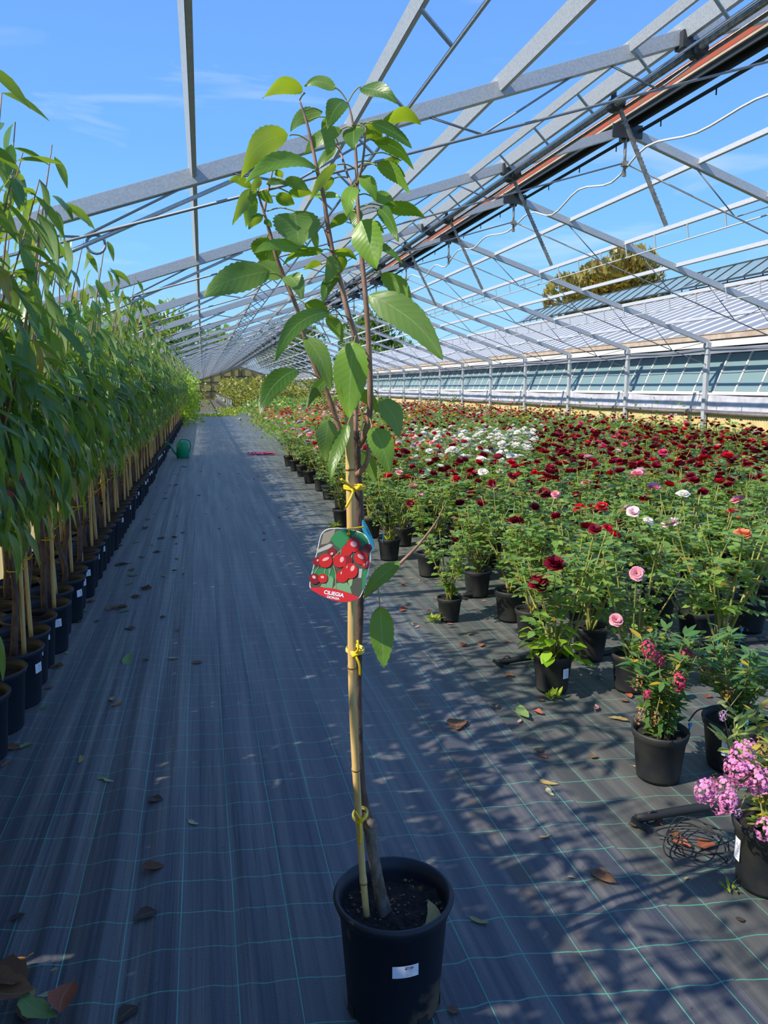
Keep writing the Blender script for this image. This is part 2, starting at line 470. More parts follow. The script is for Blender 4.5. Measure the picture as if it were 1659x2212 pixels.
# ground and walls
def mat_fabric(name, base, dusty, wear, seam=None):
    """woven black ground cover with green marker threads every 15 cm"""
    m, t, b = newmat(name)
    L = t.links
    tcn = N(t, 'ShaderNodeTexCoord')
    sp = N(t, 'ShaderNodeSeparateXYZ'); L.new(tcn.outputs['Object'], sp.inputs[0])
    def mth(op, a, bb=None, c=None):
        n = N(t, 'ShaderNodeMath', operation=op)
        for i, q in enumerate((a, bb, c)):
            if q is None: continue
            if isinstance(q, (int, float)): n.inputs[i].default_value = q
            else: L.new(q, n.inputs[i])
        return n.outputs[0]
    def nse(scale, stretch, detail=3.0):
        mpn = N(t, 'ShaderNodeMapping'); mpn.inputs['Scale'].default_value = stretch
        L.new(tcn.outputs['Object'], mpn.inputs[0])
        n = N(t, 'ShaderNodeTexNoise'); n.inputs['Scale'].default_value = scale; n.inputs['Detail'].default_value = detail
        L.new(mpn.outputs[0], n.inputs['Vector'])
        return n.outputs['Fac']
    X, Y = sp.outputs['X'], sp.outputs['Y']
    wob = mth('MULTIPLY', mth('SUBTRACT', nse(1.0, (3.0, 0.35, 1)), 0.5), 0.12)
    xw = mth('ADD', X, mth('MULTIPLY', mth('SUBTRACT', nse(1.0, (0.6, 0.25, 1)), 0.5), 0.05))
    lx = mth('PINGPONG', mth('ADD', xw, 10.02), 0.075)
    yy = mth('ADD', mth('ADD', Y, mth('MULTIPLY', X, 0.10)), wob)
    ly = mth('PINGPONG', mth('ADD', yy, 10.0), 0.0735)
    def line(v, w):
        r = N(t, 'ShaderNodeMapRange'); r.inputs['From Min'].default_value = w; r.inputs['From Max'].default_value = w * 0.45
        L.new(v, r.inputs['Value'])
        return r.outputs[0]
    lines = mth('MAXIMUM', line(lx, 0.0017), mth('MULTIPLY', line(ly, 0.0026), 0.8))
    fade = mth('MULTIPLY', lines, mth('ADD', 0.25, mth('MULTIPLY', nse(3.0, (1, 1, 1)), 0.9)))
    base_n = N(t, 'ShaderNodeMixRGB'); base_n.inputs[1].default_value = lin(base); base_n.inputs[2].default_value = lin(dusty)
    st = N(t, 'ShaderNodeMapRange'); st.inputs['From Min'].default_value = 0.42; st.inputs['From Max'].default_value = 0.72
    L.new(nse(1.0, (16, 0.5, 1), 5.0), st.inputs['Value'])
    L.new(st.outputs[0], base_n.inputs[0])
    spk = N(t, 'ShaderNodeMapRange'); spk.inputs['From Min'].default_value = 0.70; spk.inputs['From Max'].default_value = 0.78
    L.new(nse(55.0, (1, 1, 1), 2.0), spk.inputs['Value'])
    d2 = N(t, 'ShaderNodeMixRGB'); d2.inputs[2].default_value = lin('#1a140f')
    L.new(mth('MULTIPLY', spk.outputs[0], 0.7), d2.inputs[0]); L.new(base_n.outputs[0], d2.inputs[1])
    col = d2.outputs[0]
    if seam is not None:
        sd_ = mth('ABSOLUTE', mth('SUBTRACT', mth('ADD', X, mth('MULTIPLY', wob, 0.4)), seam))
        r = N(t, 'ShaderNodeMapRange'); r.inputs['From Min'].default_value = 0.09; r.inputs['From Max'].default_value = 0.0
        L.new(sd_, r.inputs['Value'])
        dn = N(t, 'ShaderNodeMapRange'); dn.inputs['From Min'].default_value = 0.45; dn.inputs['From Max'].default_value = 0.62
        L.new(nse(9.0, (1.2, 0.7, 1), 6.0), dn.inputs['Value'])
        d3 = N(t, 'ShaderNodeMixRGB'); d3.inputs[2].default_value = lin('#4a4234')
        L.new(mth('MULTIPLY', r.outputs[0], dn.outputs[0]), d3.inputs[0]); L.new(col, d3.inputs[1])
        col = d3.outputs[0]
    gx = N(t, 'ShaderNodeMixRGB'); gx.inputs[2].default_value = lin('#4fb597')
    L.new(fade, gx.inputs[0]); L.new(col, gx.inputs[1])
    L.new(gx.outputs[0], b.inputs['Base Color'])
    setp(b, Roughness=0.5)
    b.inputs['Specular IOR Level'].default_value = 0.55
    b.inputs['Sheen Weight'].default_value = 0.35; b.inputs['Sheen Roughness'].default_value = 0.4
    rr = N(t, 'ShaderNodeMapRange'); rr.inputs['To Min'].default_value = 0.36; rr.inputs['To Max'].default_value = 0.66
    L.new(nse(1.0, (10, 0.6, 1), 4.0), rr.inputs['Value']); L.new(rr.outputs[0], b.inputs['Roughness'])
    bp = N(t, 'ShaderNodeBump'); bp.inputs['Strength'].default_value = wear; bp.inputs['Distance'].default_value = 0.02
    L.new(nse(1.0, (26, 0.7, 1), 3.0), bp.inputs['Height'])
    bp2 = N(t, 'ShaderNodeBump'); bp2.inputs['Strength'].default_value = 0.25; bp2.inputs['Distance'].default_value = 0.004
    L.new(nse(240.0, (1, 1, 1), 1.0), bp2.inputs['Height']); L.new(bp.outputs[0], bp2.inputs['Normal'])
    L.new(bp2.outputs[0], b.inputs['Normal'])
    return m
M['fabric'] = mat_fabric('black ground cover fabric', '#383c45', '#6d6a64', 0.6, 0.93)
M['fabric_bed'] = mat_fabric('grey black bed fabric', '#3c3e3c', '#6a675e', 0.15)
M['dirt'] = mat('bare soil', '#6a604c', 0.95, 0, '#4c4a34', 6, bump=0.6, bscale=20)
M['fibre'] = mat('greenish corrugated fibreglass', '#a9a888', 0.6, 0, '#8a8f78', 5, stretch=(1, 1, 0.4))
M['yellow'] = mat('yellowed corrugated sheet', '#d8c48c', 0.6, 0, '#cbb47a', 4)
M['endpanel'] = mat('yellowed end wall sheet', '#d2c184', 0.7, 0, '#bdb070', 2)
M['plastic'] = mat('white plastic sheet', '#d4d2d8', 0.5, 0, '#bdbcc6', 6, bump=0.3, bscale=8)
M['roller'] = mat('grey plastic roll', '#9a938c', 0.5, 0, '#857d78', 8)
M['gutter'] = mat('beige gutter', '#c9b6a2', 0.5, 0, '#b39f8c', 6)
M['whitebar'] = mat('white glazing bar', '#e6e2da', 0.5)
M['roofpane'] = mat('whitewashed roof sheet', '#4c5c7c', 0.4, 0, '#61708c', 3)
M['greybeam'] = mat('grey painted beam', '#8e929c', 0.5)
M['green_can'] = mat('green plastic', '#14ab74', 0.4)
M['orange_tag'] = mat('ochre tag back', '#c99a4a', 0.6)
M['redpaint'] = mat('red roof tile', '#b4603c', 0.7)
M['trunk'] = mat('tree trunk', '#4a4034', 0.9)
M['pinkstring'] = mat('magenta string', '#c2266e', 0.6)
def translucify(m, col, f):
    t = m.node_tree; b = t.nodes['Principled BSDF']
    tr = N(t, 'ShaderNodeBsdfTranslucent'); tr.inputs[0].default_value = lin(col)
    ms = N(t, 'ShaderNodeMixShader'); ms.inputs[0].default_value = f
    t.links.new(b.outputs[0], ms.inputs[1]); t.links.new(tr.outputs[0], ms.inputs[2])
    t.links.new(ms.outputs[0], t.nodes['Material Output'].inputs['Surface'])
translucify(M['blue'], '#8ff0f8', .6)
translucify(M['fibre'], '#d8c890', .55)
translucify(M['endpanel'], '#c0a860', .4)
def glassmat():
    m, t, b = newmat('dirty greenhouse glass')
    setp(b, Base_Color=lin('#7f9a9c'), Roughness=0.32)
    b.inputs['Transmission Weight'].default_value = 0.25
    tcn = N(t, 'ShaderNodeTexCoord')
    n = N(t, 'ShaderNodeTexNoise'); n.inputs['Scale'].default_value = 1.3; n.inputs['Detail'].default_value = 3
    t.links.new(tcn.outputs['Object'], n.inputs['Vector'])
    r = N(t, 'ShaderNodeMapRange'); r.inputs['From Min'].default_value = 0.52; r.inputs['From Max'].default_value = 0.75
    t.links.new(n.outputs['Fac'], r.inputs['Value'])
    x = N(t, 'ShaderNodeMixRGB'); x.inputs[1].default_value = lin('#8aa6a8'); x.inputs[2].default_value = lin('#c9c2ae')
    t.links.new(r.outputs[0], x.inputs[0]); t.links.new(x.outputs[0], b.inputs['Base Color'])
    return m
M['glass'] = glassmat()
def deadmat(name, a, b_):
    return leafmat(name, a, b_, a, b_, 0.12, 0.25, rough=0.7)
DEAD = {'brown': deadmat('brown dead leaf', '#6a4630', '#8a6040'), 'dark': deadmat('dark dead leaf', '#3a2e28', '#4f3e34'),
        'tan': deadmat('tan dead leaf', '#a08a58', '#b89a5c'), 'orange': deadmat('orange dead leaf', '#a8682c', '#c08038'),
        'green': deadmat('fallen green leaf', '#6f8a4c', '#8aa35c'), 'pale': deadmat('pale dead leaf', '#a9a87a', '#bdb98c'),
        'red': deadmat('red brown dead leaf', '#8a4630', '#a85c40'), 'pink': deadmat('fallen pink petal', '#c88a8a', '#d6a69c')}
# ================================================================== GROUND
def grid_mesh(xs, ys, zf):
    V = [(x, y, zf(x, y)) for y in ys for x in xs]
    nx = len(xs)
    Fq = [(j * nx + i, j * nx + i + 1, (j + 1) * nx + i + 1, (j + 1) * nx + i) for j in range(len(ys) - 1) for i in range(nx - 1)]
    return V, Fq
V, Fq = grid_mesh([-60, -10, -2, 0, 5, 12, 30, 90], [-20, 0, 10, 40, 100, 200, 400], lambda x, y: -0.03)
o = link('floor', npmesh('floor', V, Fq, M['dirt']))
tag(o, 'bare earth ground under the greenhouse and around it', 'ground', kind='structure')
def wrinkle(x, y):
    a = max(0.0, min(1.0, (0.15 - x) / 0.5)) * 0.011 + 0.0025
    z = a * mnoise.noise((x * 13 + 0.3 * mnoise.noise((x * 2, y * 0.6, 5)), y * 0.22, 1.7))
    z += 0.004 * mnoise.noise((x * 2.2, y * 0.9, 9))
    if 0.95 < x: z += 0.012 * math.exp(-((x - 1.12) / 0.05) ** 2) * (0.6 + 0.6 * mnoise.noise((0, y * 0.8, 3)))
    return z + 0.002
xs = [-1.5 + 0.022 * i for i in range(127)]
ys = [0.6 + 0.07 * i for i in range(60)] + [4.8 * 1.055 ** i for i in range(44)]
V, Fq = grid_mesh(xs, ys, wrinkle)
o = link('floor_mat', npmesh('floor_mat', V, Fq, M['fabric']))
tag(o, 'black woven ground cover with green threads down the aisle', 'ground cover', kind='structure')
V, Fq = grid_mesh([1.18 + 0.1 * i for i in range(87)], [0.8 + 0.25 * i for i in range(100)] + [26 + 2 * i for i in range(12)], lambda x, y: -0.004 + 0.006 * mnoise.noise((x * 2, y * 1.4, 2)))
o = link('floor_bed_mat', npmesh('floor_bed_mat', V, Fq, M['fabric_bed']))
tag(o, 'faded grey black ground cover under the rose pots', 'ground cover', kind='structure')
# ================================================================== GREENHOUSE FRAME
XL, XR, XC = -1.5, 9.8, 4.38
BAY, NT = 2.965, 32
Y1 = 4.68
ZR, ZEL, ZER = 4.13, 2.18, 2.37
def rafz(x):
    return ZEL + (ZR - ZEL) * (x - XL) / (XC - XL) if x <= XC else ZR + (ZER - ZR) * (x - XC) / (XR - XC)
def chz(x):
    return 2.06 + (3.81 - 2.06) * (x - XL) / (XC - XL) if x <= XC else 3.81 + (1.93 - 3.81) * (x - XC) / (XR - XC)
def one(fn, name, mats):
    b = MB(); fn(b); return b.mesh(name, mats)
def channel(b, a, c, w=0.05, h=0.085):
    b.bar(a, c, 0.006, h); 
    off = Vector((0, w / 2, 0))
    d = Vector(c) - Vector(a); d.normalize()
    n = Vector((-d.z, 0, d.x))
    b.bar(Vector(a) + off + n * (h / 2), Vector(c) + off + n * (h / 2), w, 0.006)
    b.bar(Vector(a) + off - n * (h / 2), Vector(c) + off - n * (h / 2), w, 0.006)
tr_parts = []
tr_parts.append(('rafter', one(lambda b: channel(b, (XL, 0, ZEL), (XC, 0, ZR)), 'rafter', M['galv'])))
tr_parts.append(('rafter', one(lambda b: channel(b, (XC, 0, ZR), (XR, 0, ZER)), 'rafter_r', M['galv'])))
tr_parts.append(('chord_rod', one(lambda b: b.tube([(XL, .02, chz(XL)), (XC, .02, 3.81)], .009, 6), 'chord_rod', M['rod'])))
tr_parts.append(('chord_rod', one(lambda b: b.tube([(XC, .02, 3.81), (XR, .02, 1.93)], .009, 6), 'chord_rod_r', M['rod'])))
def vstrut(xn, xa):
    return one(lambda b: b.tube([(xn, .02, chz(xn)), (xa, .02, rafz(xa) - .03)], .007, 6), 'strut', M['rod'])
for xn in (-0.62, 0.55, 1.72, 2.9):
    tr_parts.append(('strut', vstrut(xn, xn - 0.36))); tr_parts.append(('strut', vstrut(xn, xn + 0.62)))
for xn in (5.75, 6.95, 8.1, 9.0):
    tr_parts.append(('strut', vstrut(xn, xn - 0.55))); tr_parts.append(('strut', vstrut(xn, xn + 0.5 if xn < 8.9 else 9.7)))
tr_parts.append(('knee_brace', one(lambda b: b.tube([(XL, .03, 1.86), (0.42, .03, rafz(.42) - .05)], .012, 8), 'knee_brace', M['galv'])))
def hang(b):
    b.tube([(XC, .02, ZR), (XC, .02, 3.70)], .016, 8); b.box((XC, .02, 3.80), (.06, .05, .05)); b.box((XC, .02, 3.70), (.035, .03, .05))
tr_parts.append(('king_rod', one(hang, 'king_rod', M['pipe'])))
def brk(b):
    b.box((3.05, 0.0, 3.66), (.07, .09, .10)); b.box((3.12, 0, 3.62), (.10, .05, .09)); b.tube([(3.15, -.04, 3.62), (3.15, .04, 3.62)], .055, 10)
tr_parts.append(('shaft_bracket', one(brk, 'shaft_bracket', M['dark_rod'])))
def apexplate(b):
    b.box((XC, -.012, ZR - .02), (.34, .012, .13)); b.box((XC, .05, ZR - .07), (.09, .06, .07))
tr_parts.append(('apex_plate', one(apexplate, 'apex_plate', M['dark_rod'])))
def postm(b, x, h, w):
    b.box((x, .03, h / 2), (.008, w, h)); b.box((x + .03, .03 - w / 2, h / 2), (.06, .006, h)); b.box((x + .03, .03 + w / 2, h / 2), (.06, .006, h))
    b.box((x + .01, .03, h - .05), (.09, w + .03, .1))
tr_parts.append(('post', one(lambda b: postm(b, XR - .03, ZER, .10), 'post', M['galv'])))
tr_parts.append(('post', one(lambda b: postm(b, XL, ZEL, .06), 'post_l', M['galv'])))
ring_me = one(lambda b: b.tube([(-.55 + .05 * math.cos(a * PI / 8), .03, chz(-.55) - .055 + .05 * math.sin(a * PI / 8)) for a in range(17)], .008, 6), 'wire_ring', M['rod'])
ORD = ['nearest', 'second', 'third', 'fourth', 'fifth', 'sixth', 'seventh', 'eighth', 'ninth', 'tenth', 'eleventh', 'twelfth', 'thirteenth', 'fourteenth',
       'fifteenth', 'sixteenth', 'seventeenth', 'eighteenth', 'nineteenth', 'twentieth']
for i in range(NT):
    if i < 10: lb = '%s galvanised roof truss from the camera, spanning the aisle and rose bed' % ORD[i]
    else: lb = 'distant galvanised roof truss, one of the dense far row by the end wall'
    t = thing('roof_truss', lb, 'roof truss', (0, Y1 + BAY * i, 0), 0, 'bare roof trusses of the greenhouse', 'structure')
    for nm, me in tr_parts: link(nm, me, t)
    if i < 6: link('wire_ring', ring_me, t)
YA, YB = 0.6, Y1 + BAY * (NT - 1) + 0.1
def purlin(x, kind, label, w=.022, h=.06):
    t = thing('purlin', label, 'purlin', (x, 0, rafz(x) + .0), 0, 'lengthwise roof purlins', 'structure')
    t.rotation_euler = (0, -.32 if x < XC else .31, 0)
    def f(b):
        b.box((0, (YA + YB) / 2, .03), (.006, YB - YA, h)); b.box((w / 2, (YA + YB) / 2, .03 + h / 2), (w, YB - YA, .006)); b.box((w / 2, (YA + YB) / 2, .03 - h / 2), (w, YB - YA, .006))
    link('channel', one(f, 'channel', M['galv']), t)
    if kind == 'truss':
        n = 24
        s = MB(); lo = MB()
        link('lower_rod', one(lambda b: b.tube([(.1, YA, -.16), (.1, YB, -.16)], .009, 6), 'lower_rod', M['galv']), t)
        ym = one(lambda b: b.bar((0, 0, 0), (.1, .02, -.16), .02, .008), 'web_strut', M['galv'])
        for k in range(46):
            link('web_strut', ym, t, (0, YA + .35 + .74 * k, 0))
    return t
purlin(-.01, '', 'galvanised purlin running straight above the left of the aisle', .022, .07)
purlin(.89, 'truss', 'galvanised lattice purlin with lower rod, above the cherry tree')
purlin(1.82, '', 'flat galvanised purlin crossing behind the cherry tree top', .03, .085)
purlin(2.68, 'truss', 'galvanised lattice purlin beside the wide purlin near the ridge')
purlin(3.04, '', 'widest galvanised purlin, above the vent shaft left of the ridge', .05, .10)
purlin(5.24, '', 'galvanised purlin first to the right of the red ridge board')
purlin(6.12, 'truss', 'galvanised lattice purlin second to the right of the ridge board')
purlin(7.0, '', 'galvanised purlin third to the right of the ridge board')
purlin(7.85, 'truss', 'galvanised lattice purlin in front of the neighbour roof')
purlin(8.8, '', 'galvanised purlin lowest before the right eave', .022, .05)
# ridge
t = thing('ridge_beam', 'rust red ridge board with dark gutter along the roof top', 'ridge beam', (XC, 0, 0), 0, None, 'structure')
link('board', one(lambda b: b.box((-.06, (YA + YB) / 2, 4.30), (.03, YB - YA, .10)), 'board', M['rust']), t)
def gut(b):
    ym, L = (YA + YB) / 2, YB - YA
    b.box((.0, ym, 4.235), (.13, L, .012)); b.box((.07, ym, 4.20), (.012, L, .09)); b.box((-.04, ym, 4.21), (.012, L, .06))
link('gutter_channel', one(gut, 'gutter_channel', M['dark_rod']), t)
link('lip', one(lambda b: b.box((-.05, (YA + YB) / 2, 4.235), (.05, YB - YA, .02)), 'lip', M['gutter']), t)
t = thing('drip_line', 'black pipe hung below the right edge of the ridge gutter', 'pipe', (XC + .14, 0, 4.12), 0, None, 'structure')
link('pipe', one(lambda b: b.tube([(0, YA, 0), (0, YB, 0)], .018, 8), 'pipe', M['blackrub']), t)
nz_ = one(lambda b: b.tube([(0, 0, 0), (0, 0, -.07)], .007, 6), 'nozzle', M['blackrub'])
for k in range(60): link('nozzle', nz_, t, (0, 3.0 + .85 * k, 0))
t = thing('vent_shaft', 'pair of parallel steel shaft pipes under the widest purlin', 'pipe', (3.15, 0, 3.63), 0, None, 'structure')
link('shaft', one(lambda b: b.tube([(0, YA, 0), (0, YB, 0)], .022, 10), 'shaft', M['pipe']), t)
link('shaft', one(lambda b: b.tube([(.09, YA, -.01), (.09, YB, -.01)], .014, 8), 'shaft_b', M['pipe']), t)
link('shaft', one(lambda b: b.tube([(.15, YA, .02), (.15, YB, .02)], .008, 8), 'shaft_c', M['dark_rod']), t)
def rack(b):
    b.bar((0, 0, .06), (.50, 0, -.86), .03, .016, up=(0, 1, 0))
    for k in range(26):
        q = k / 26
        b.box((.10 + .40 * q + .012, 0, -.12 - .74 * q + .006), (.012, .012, .014))
rk = one(rack, 'rack_bar', M['pipe'])
pin = one(lambda b: (b.tube([(0, -.03, 0), (0, .03, 0)], .055, 12), b.box((.03, 0, .02), (.10, .05, .05)), b.box((-.01, .0, .09), (.03, .03, .12))), 'pinion', M['dark_rod'])
for i in range(28):
    lb = '%s vent rack arm from the camera, slanting down from the shaft' % ORD[i] if i < 7 else 'far vent rack arm slanting from the shaft, tiny in the distance'
    t = thing('vent_rack', lb, 'rack arm', (3.15, 5.70 + 2.08 * i, 3.63), 0, 'vent rack arms under the ridge', 'structure')
    link('rack_bar', rk, t); link('pinion', pin, t)
pts = []
for i in range(14):
    y = 4.3 + BAY * i * .5
    pts += [(4.42 + .04 * math.sin(i * 2.1), y, 3.83 + .03 * math.cos(i * 3.3)), (4.44, y + .75, 3.72 + .05 * math.sin(i * 1.7))]
def smooth_pts(P, n=4):
    P = [Vector(p) for p in P]; out = []
    for i in range(len(P) - 1):
        p0, p1, p2, p3 = P[max(i - 1, 0)], P[i], P[i + 1], P[min(i + 2, len(P) - 1)]
        for k in range(n):
            s = k / n
            out.append(.5 * ((2 * p1) + (p2 - p0) * s + (2 * p0 - 5 * p1 + 4 * p2 - p3) * s * s + (3 * p1 - p0 - 3 * p2 + p3) * s ** 3))
    out.append(P[-1])
    return out
o = one(lambda b: b.tube(smooth_pts(pts), .011, 6), 'cable', M['wcable'])
tag(link('cable', o), 'wavy white cable sagging between trusses below the ridge', 'cable')
# ================================================================== LEFT WALL
def corr(L, H, pitch, amp, n_per=4):
    n = int(L / pitch * n_per)
    V = []
    for i in range(n + 1):
        y = L * i / n
        x = amp * math.sin(2 * PI * i / n_per)
        V += [(x, y, 0), (x, y, H)]
    Fq = [(2 * i, 2 * i + 2, 2 * i + 3, 2 * i + 1) for i in range(n)]
    return V, Fq
t = thing('wall_left', 'low corrugated fibreglass fence behind the row of fruit trees', 'wall', (XL - .03, 0, 0), 0, None, 'structure')
V, Fq = corr(BAY - .04, 1.18, .075, .011)
pm = npmesh('corrugated_panel', V, Fq, M['fibre'])
rail = one(lambda b: b.bar((.02, 0, 1.15), (.02, BAY - .02, 1.15), .04, .06), 'top_rail', M['galv'])
for i in range(-2, NT): 
    link('corrugated_panel', pm, t, (0, Y1 + BAY * i + .02, 0)); link('top_rail', rail, t, (0, Y1 + BAY * i, 0))
sp_ = one(lambda b: b.box((.03, 0, .59), (.03, .05, 1.18)), 'fence_post', M['greybeam'])
for i in range(-2, NT): link('fence_post', sp_, t, (0, Y1 + BAY * i + BAY / 2, 0))
link('eave_rail', one(lambda b: b.bar((.03, YA, ZEL), (.03, YB, ZEL), .05, .05), 'eave_rail', M['galv']), t)
# ================================================================== RIGHT WALL
t = thing('wall_right', 'low yellow corrugated wall with white rolled plastic above it', 'wall', (XR + .06, 0, 0), 0, None, 'structure')
V, Fq = corr(BAY - .02, 1.0, .07, .010)
pm = npmesh('yellow_panel', V, Fq, M['yellow'])
rng = range(0, NT)
def sheet(seed):
    n, mz = 16, 6
    V = []
    for i in range(n + 1):
        for j in range(mz + 1):
            y = (BAY - .03) * i / n; z = 1.05 + .30 * j / mz
            z += -.03 * math.sin(PI * i / n) * (j / mz)
            V.append((-.03 + .02 * mnoise.noise((y * 2.5, z * 6, seed)), y, z))
    Fq = [(i * (mz + 1) + j, (i + 1) * (mz + 1) + j, (i + 1) * (mz + 1) + j + 1, i * (mz + 1) + j + 1) for i in range(n) for j in range(mz)]
    return npmesh('plastic_sheet', V, Fq, M['plastic'])
shs = [sheet(k) for k in range(4)]
rol = one(lambda b: b.tube([(-.05, 0, 1.02 + .004), (-.05, BAY * .5, 1.0), (-.05, BAY, 1.01)], .045, 10), 'plastic_roll', M['roller'])
toprail = one(lambda b: b.bar((-.02, 0, 1.37), (-.02, BAY, 1.37), .03, .04), 'sheet_rail', M['whitebar'])
beam = one(lambda b: (b.bar((-.02, 0, 2.20), (-.02, BAY, 2.20), .03, .10), b.tube([(-.08, 0, 2.26), (-.08, 1.4, 2.22), (-.08, BAY, 2.26)], .012, 6), b.tube([(-.1, 0, 2.14), (-.1, 1.5, 2.17), (-.1, BAY, 2.14)], .008, 6)), 'eave_beam', M['greybeam'])
for i in rng:
    y = Y1 + BAY * i
    link('yellow_panel', pm, t, (0, y, 0)); link('plastic_sheet', shs[i % 4], t, (0, y, 0)); link('plastic_roll', rol, t, (0, y, 0))
    link('sheet_rail', toprail, t, (0, y, 0)); link('eave_beam', beam, t, (0, y, 0))
t = thing('eave_gutter', 'long beige rain gutter along the right eave', 'gutter', (XR + .2, 0, 2.44), 0, None, 'structure')
def gt(b):
    ym, L = (4 + YB) / 2, YB - 4
    b.box((0, ym, 0), (.16, L, .02)); b.box((-.08, ym, .05), (.012, L, .11)); b.box((.08, ym, .05), (.012, L, .11)); b.box((-.085, ym, .105), (.03, L, .015))
link('trough', one(gt, 'trough', M['gutter']), t)
link('fascia', one(lambda b: b.box((-.04, (4 + YB) / 2, -.09), (.03, YB - 4, .12)), 'fascia', M['whitebar']), t)
# ================================================================== NEIGHBOUR GREENHOUSE
t = thing('greenhouse', 'neighbouring greenhouse with white ribbed roof and tilted glass panes', 'greenhouse', (10.15, 0, 0), 0)
PW = .645
pane = one(lambda b: b.bar((-.15, PW / 2, 1.42), (.18, PW / 2, 2.16), PW - .05, .008, up=(0, 0, 1)), 'window_pane', M['glass'])
gbar = one(lambda b: b.bar((-.17, 0, 1.40), (.17, 0, 2.18), .035, .03, up=(1, 0, 0)), 'glazing_bar', M['whitebar'])
RZ0, RZ1, RXW = 2.52, 4.55, 5.9
rpan = one(lambda b: b.bar((.1, PW / 2, RZ0), (RXW, PW / 2, RZ1), PW - .04, .012), 'roof_sheet', M['roofpane'])
rrib = one(lambda b: b.bar((.08, 0, RZ0 + .035), (RXW, 0, RZ1 + .035), .17, .09), 'roof_rib', M['whitebar'])
nb = 138
for k in range(nb):
    y = 7.8 + PW * k
    link('window_pane', pane, t, (0, y, 0)); link('glazing_bar', gbar, t, (0, y, 0))
    link('roof_sheet', rpan, t, (0, y, 0)); link('roof_rib', rrib, t, (0, y, 0))
yl, yh = 7.8, 7.8 + PW * nb
link('base_wall', one(lambda b: b.box((.05, (yl + yh) / 2, .7), (.06, yh - yl, 1.4)), 'base_wall', M['plastic']), t)
link('window_sill', one(lambda b: b.box((-.17, (yl + yh) / 2, 1.395), (.08, yh - yl, .04)), 'window_sill', M['whitebar']), t)
link('back_wall', one(lambda b: b.box((5.9, (yl + yh) / 2, 2.2), (.05, yh - yl, 4.4)), 'back_wall', M['plastic']), t)
link('ridge_cap', one(lambda b: b.box((RXW, (yl + yh) / 2, RZ1 + .07), (.25, yh - yl, .07)), 'ridge_cap', M['whitebar']), t)
sash = one(lambda b: b.bar((RXW - .55, .38, RZ1 + .13), (RXW + .35, .38, RZ1 + .72), .72, .01), 'vent_sash', M['glass'])
sbar = one(lambda b: (b.bar((RXW - .55, 0, RZ1 + .15), (RXW + .35, 0, RZ1 + .74), .03, .03), b.bar((RXW - .5, 0, RZ1 - .05), (RXW - .5, 0, RZ1 + .16), .025, .025)), 'sash_bar', M['dark_rod'])
for k in range(34):
    y = 11.0 + .76 * k
    link('vent_sash', sash, t, (0, y, 0)); link('sash_bar', sbar, t, (0, y, 0))
def sframe(b):
    b.bar((RXW - .56, 11, RZ1 + .13), (RXW - .56, 36.9, RZ1 + .13), .04, .05); b.bar((RXW + .36, 11, RZ1 + .74), (RXW + .36, 36.9, RZ1 + .74), .05, .05)
    b.bar((RXW - .5, 11, RZ1 + .03), (RXW - .5, 36.9, RZ1 + .03), .03, .03)
link('sash_frame', one(sframe, 'sash_frame', M['dark_rod']), t)
link('tile_strip', one(lambda b: b.box((RXW + .1, 21, RZ1 + .12), (.2, 5, .12)), 'tile_strip', M['redpaint']), t)
# ================================================================== END WALL
YE = YB + .4
t = thing('wall_back', 'yellowed gable end wall with dark frame at the far end', 'wall', (0, YE, 0), 0, None, 'structure')
npn = 9
for k in range(npn):
    x0 = XL + (XR - XL) * k / npn; x1 = XL + (XR - XL) * (k + 1) / npn
    b = MB()
    pf = [(x0 + .02, 0), (x1 - .02, 0), (x1 - .02, rafz(x1))]
    if x0 < XC < x1: pf.append((XC, ZR))
    pf.append((x0 + .02, rafz(x0)))
    n = len(pf)
    b.add([(x, 0, z) for x, z in pf] + [(x, .03, z) for x, z in pf], [tuple(range(n)), tuple(range(2 * n - 1, n - 1, -1))] + [(i, (i + 1) % n, n + (i + 1) % n, n + i) for i in range(n)])
    b.build('end_panel', M['endpanel'], t)
def ef(b):
    for z in (1.0, 2.1): b.bar((XL, -.05, z), (XR, -.05, z), .06, .09)
    for k in range(npn + 1):
        x = XL + (XR - XL) * k / npn
        b.bar((x, -.05, 0), (x, -.05, rafz(x)), .09, .06)
    b.bar((2.3, -.06, 2.75), (6.4, -.06, 2.75), .06, .14); b.bar((4.4, -.06, 2.75), (4.4, -.06, 3.7), .3, .06); b.bar((6.3, -.06, 2.1), (6.3, -.06, 2.75), .12, .06)
    b.bar((XL, -.05, ZEL), (XC, -.05, ZR), .06, .1); b.bar((XC, -.05, ZR), (XR, -.05, ZER), .06, .1)
link('end_frame', one(ef, 'end_frame', M['dark_rod']), t)
# ================================================================== LEAF SHAPES
def leaf_base(n, prof, sag=0.0, fold=0.15, wave=0.0, seed=0, cols=3):
    """unit leaf along +Y, across X, upper side +Z; prof(t)->half width"""
    r = random.Random(seed)
    V, UV, Fq = [], [], []
    us = (-1, 0, 1) if cols == 3 else (-1, -.5, 0, .5, 1)
    for i in range(n + 1):
        s = i / n
        w = prof(s)
        zc = -sag * s * s
        for u in us:
            V.append((u * w, s, zc + fold * abs(u) * w + wave * w * math.sin(s * 9 + u * 2 + seed)))
            UV.append((u, s))
    c = len(us)
    for i in range(n):
        for k in range(c - 1):
            Fq.append((i * c + k, i * c + k + 1, (i + 1) * c + k + 1, (i + 1) * c + k))
    return np.array(V), np.array(Fq), np.array(UV)
def lance(s): return max(.008, .150 * math.sin(PI * min(1, s ** .85)) ** .8)
def ovate(s): return max(.02, .36 * (math.sin(PI * s ** .72)) ** .75)
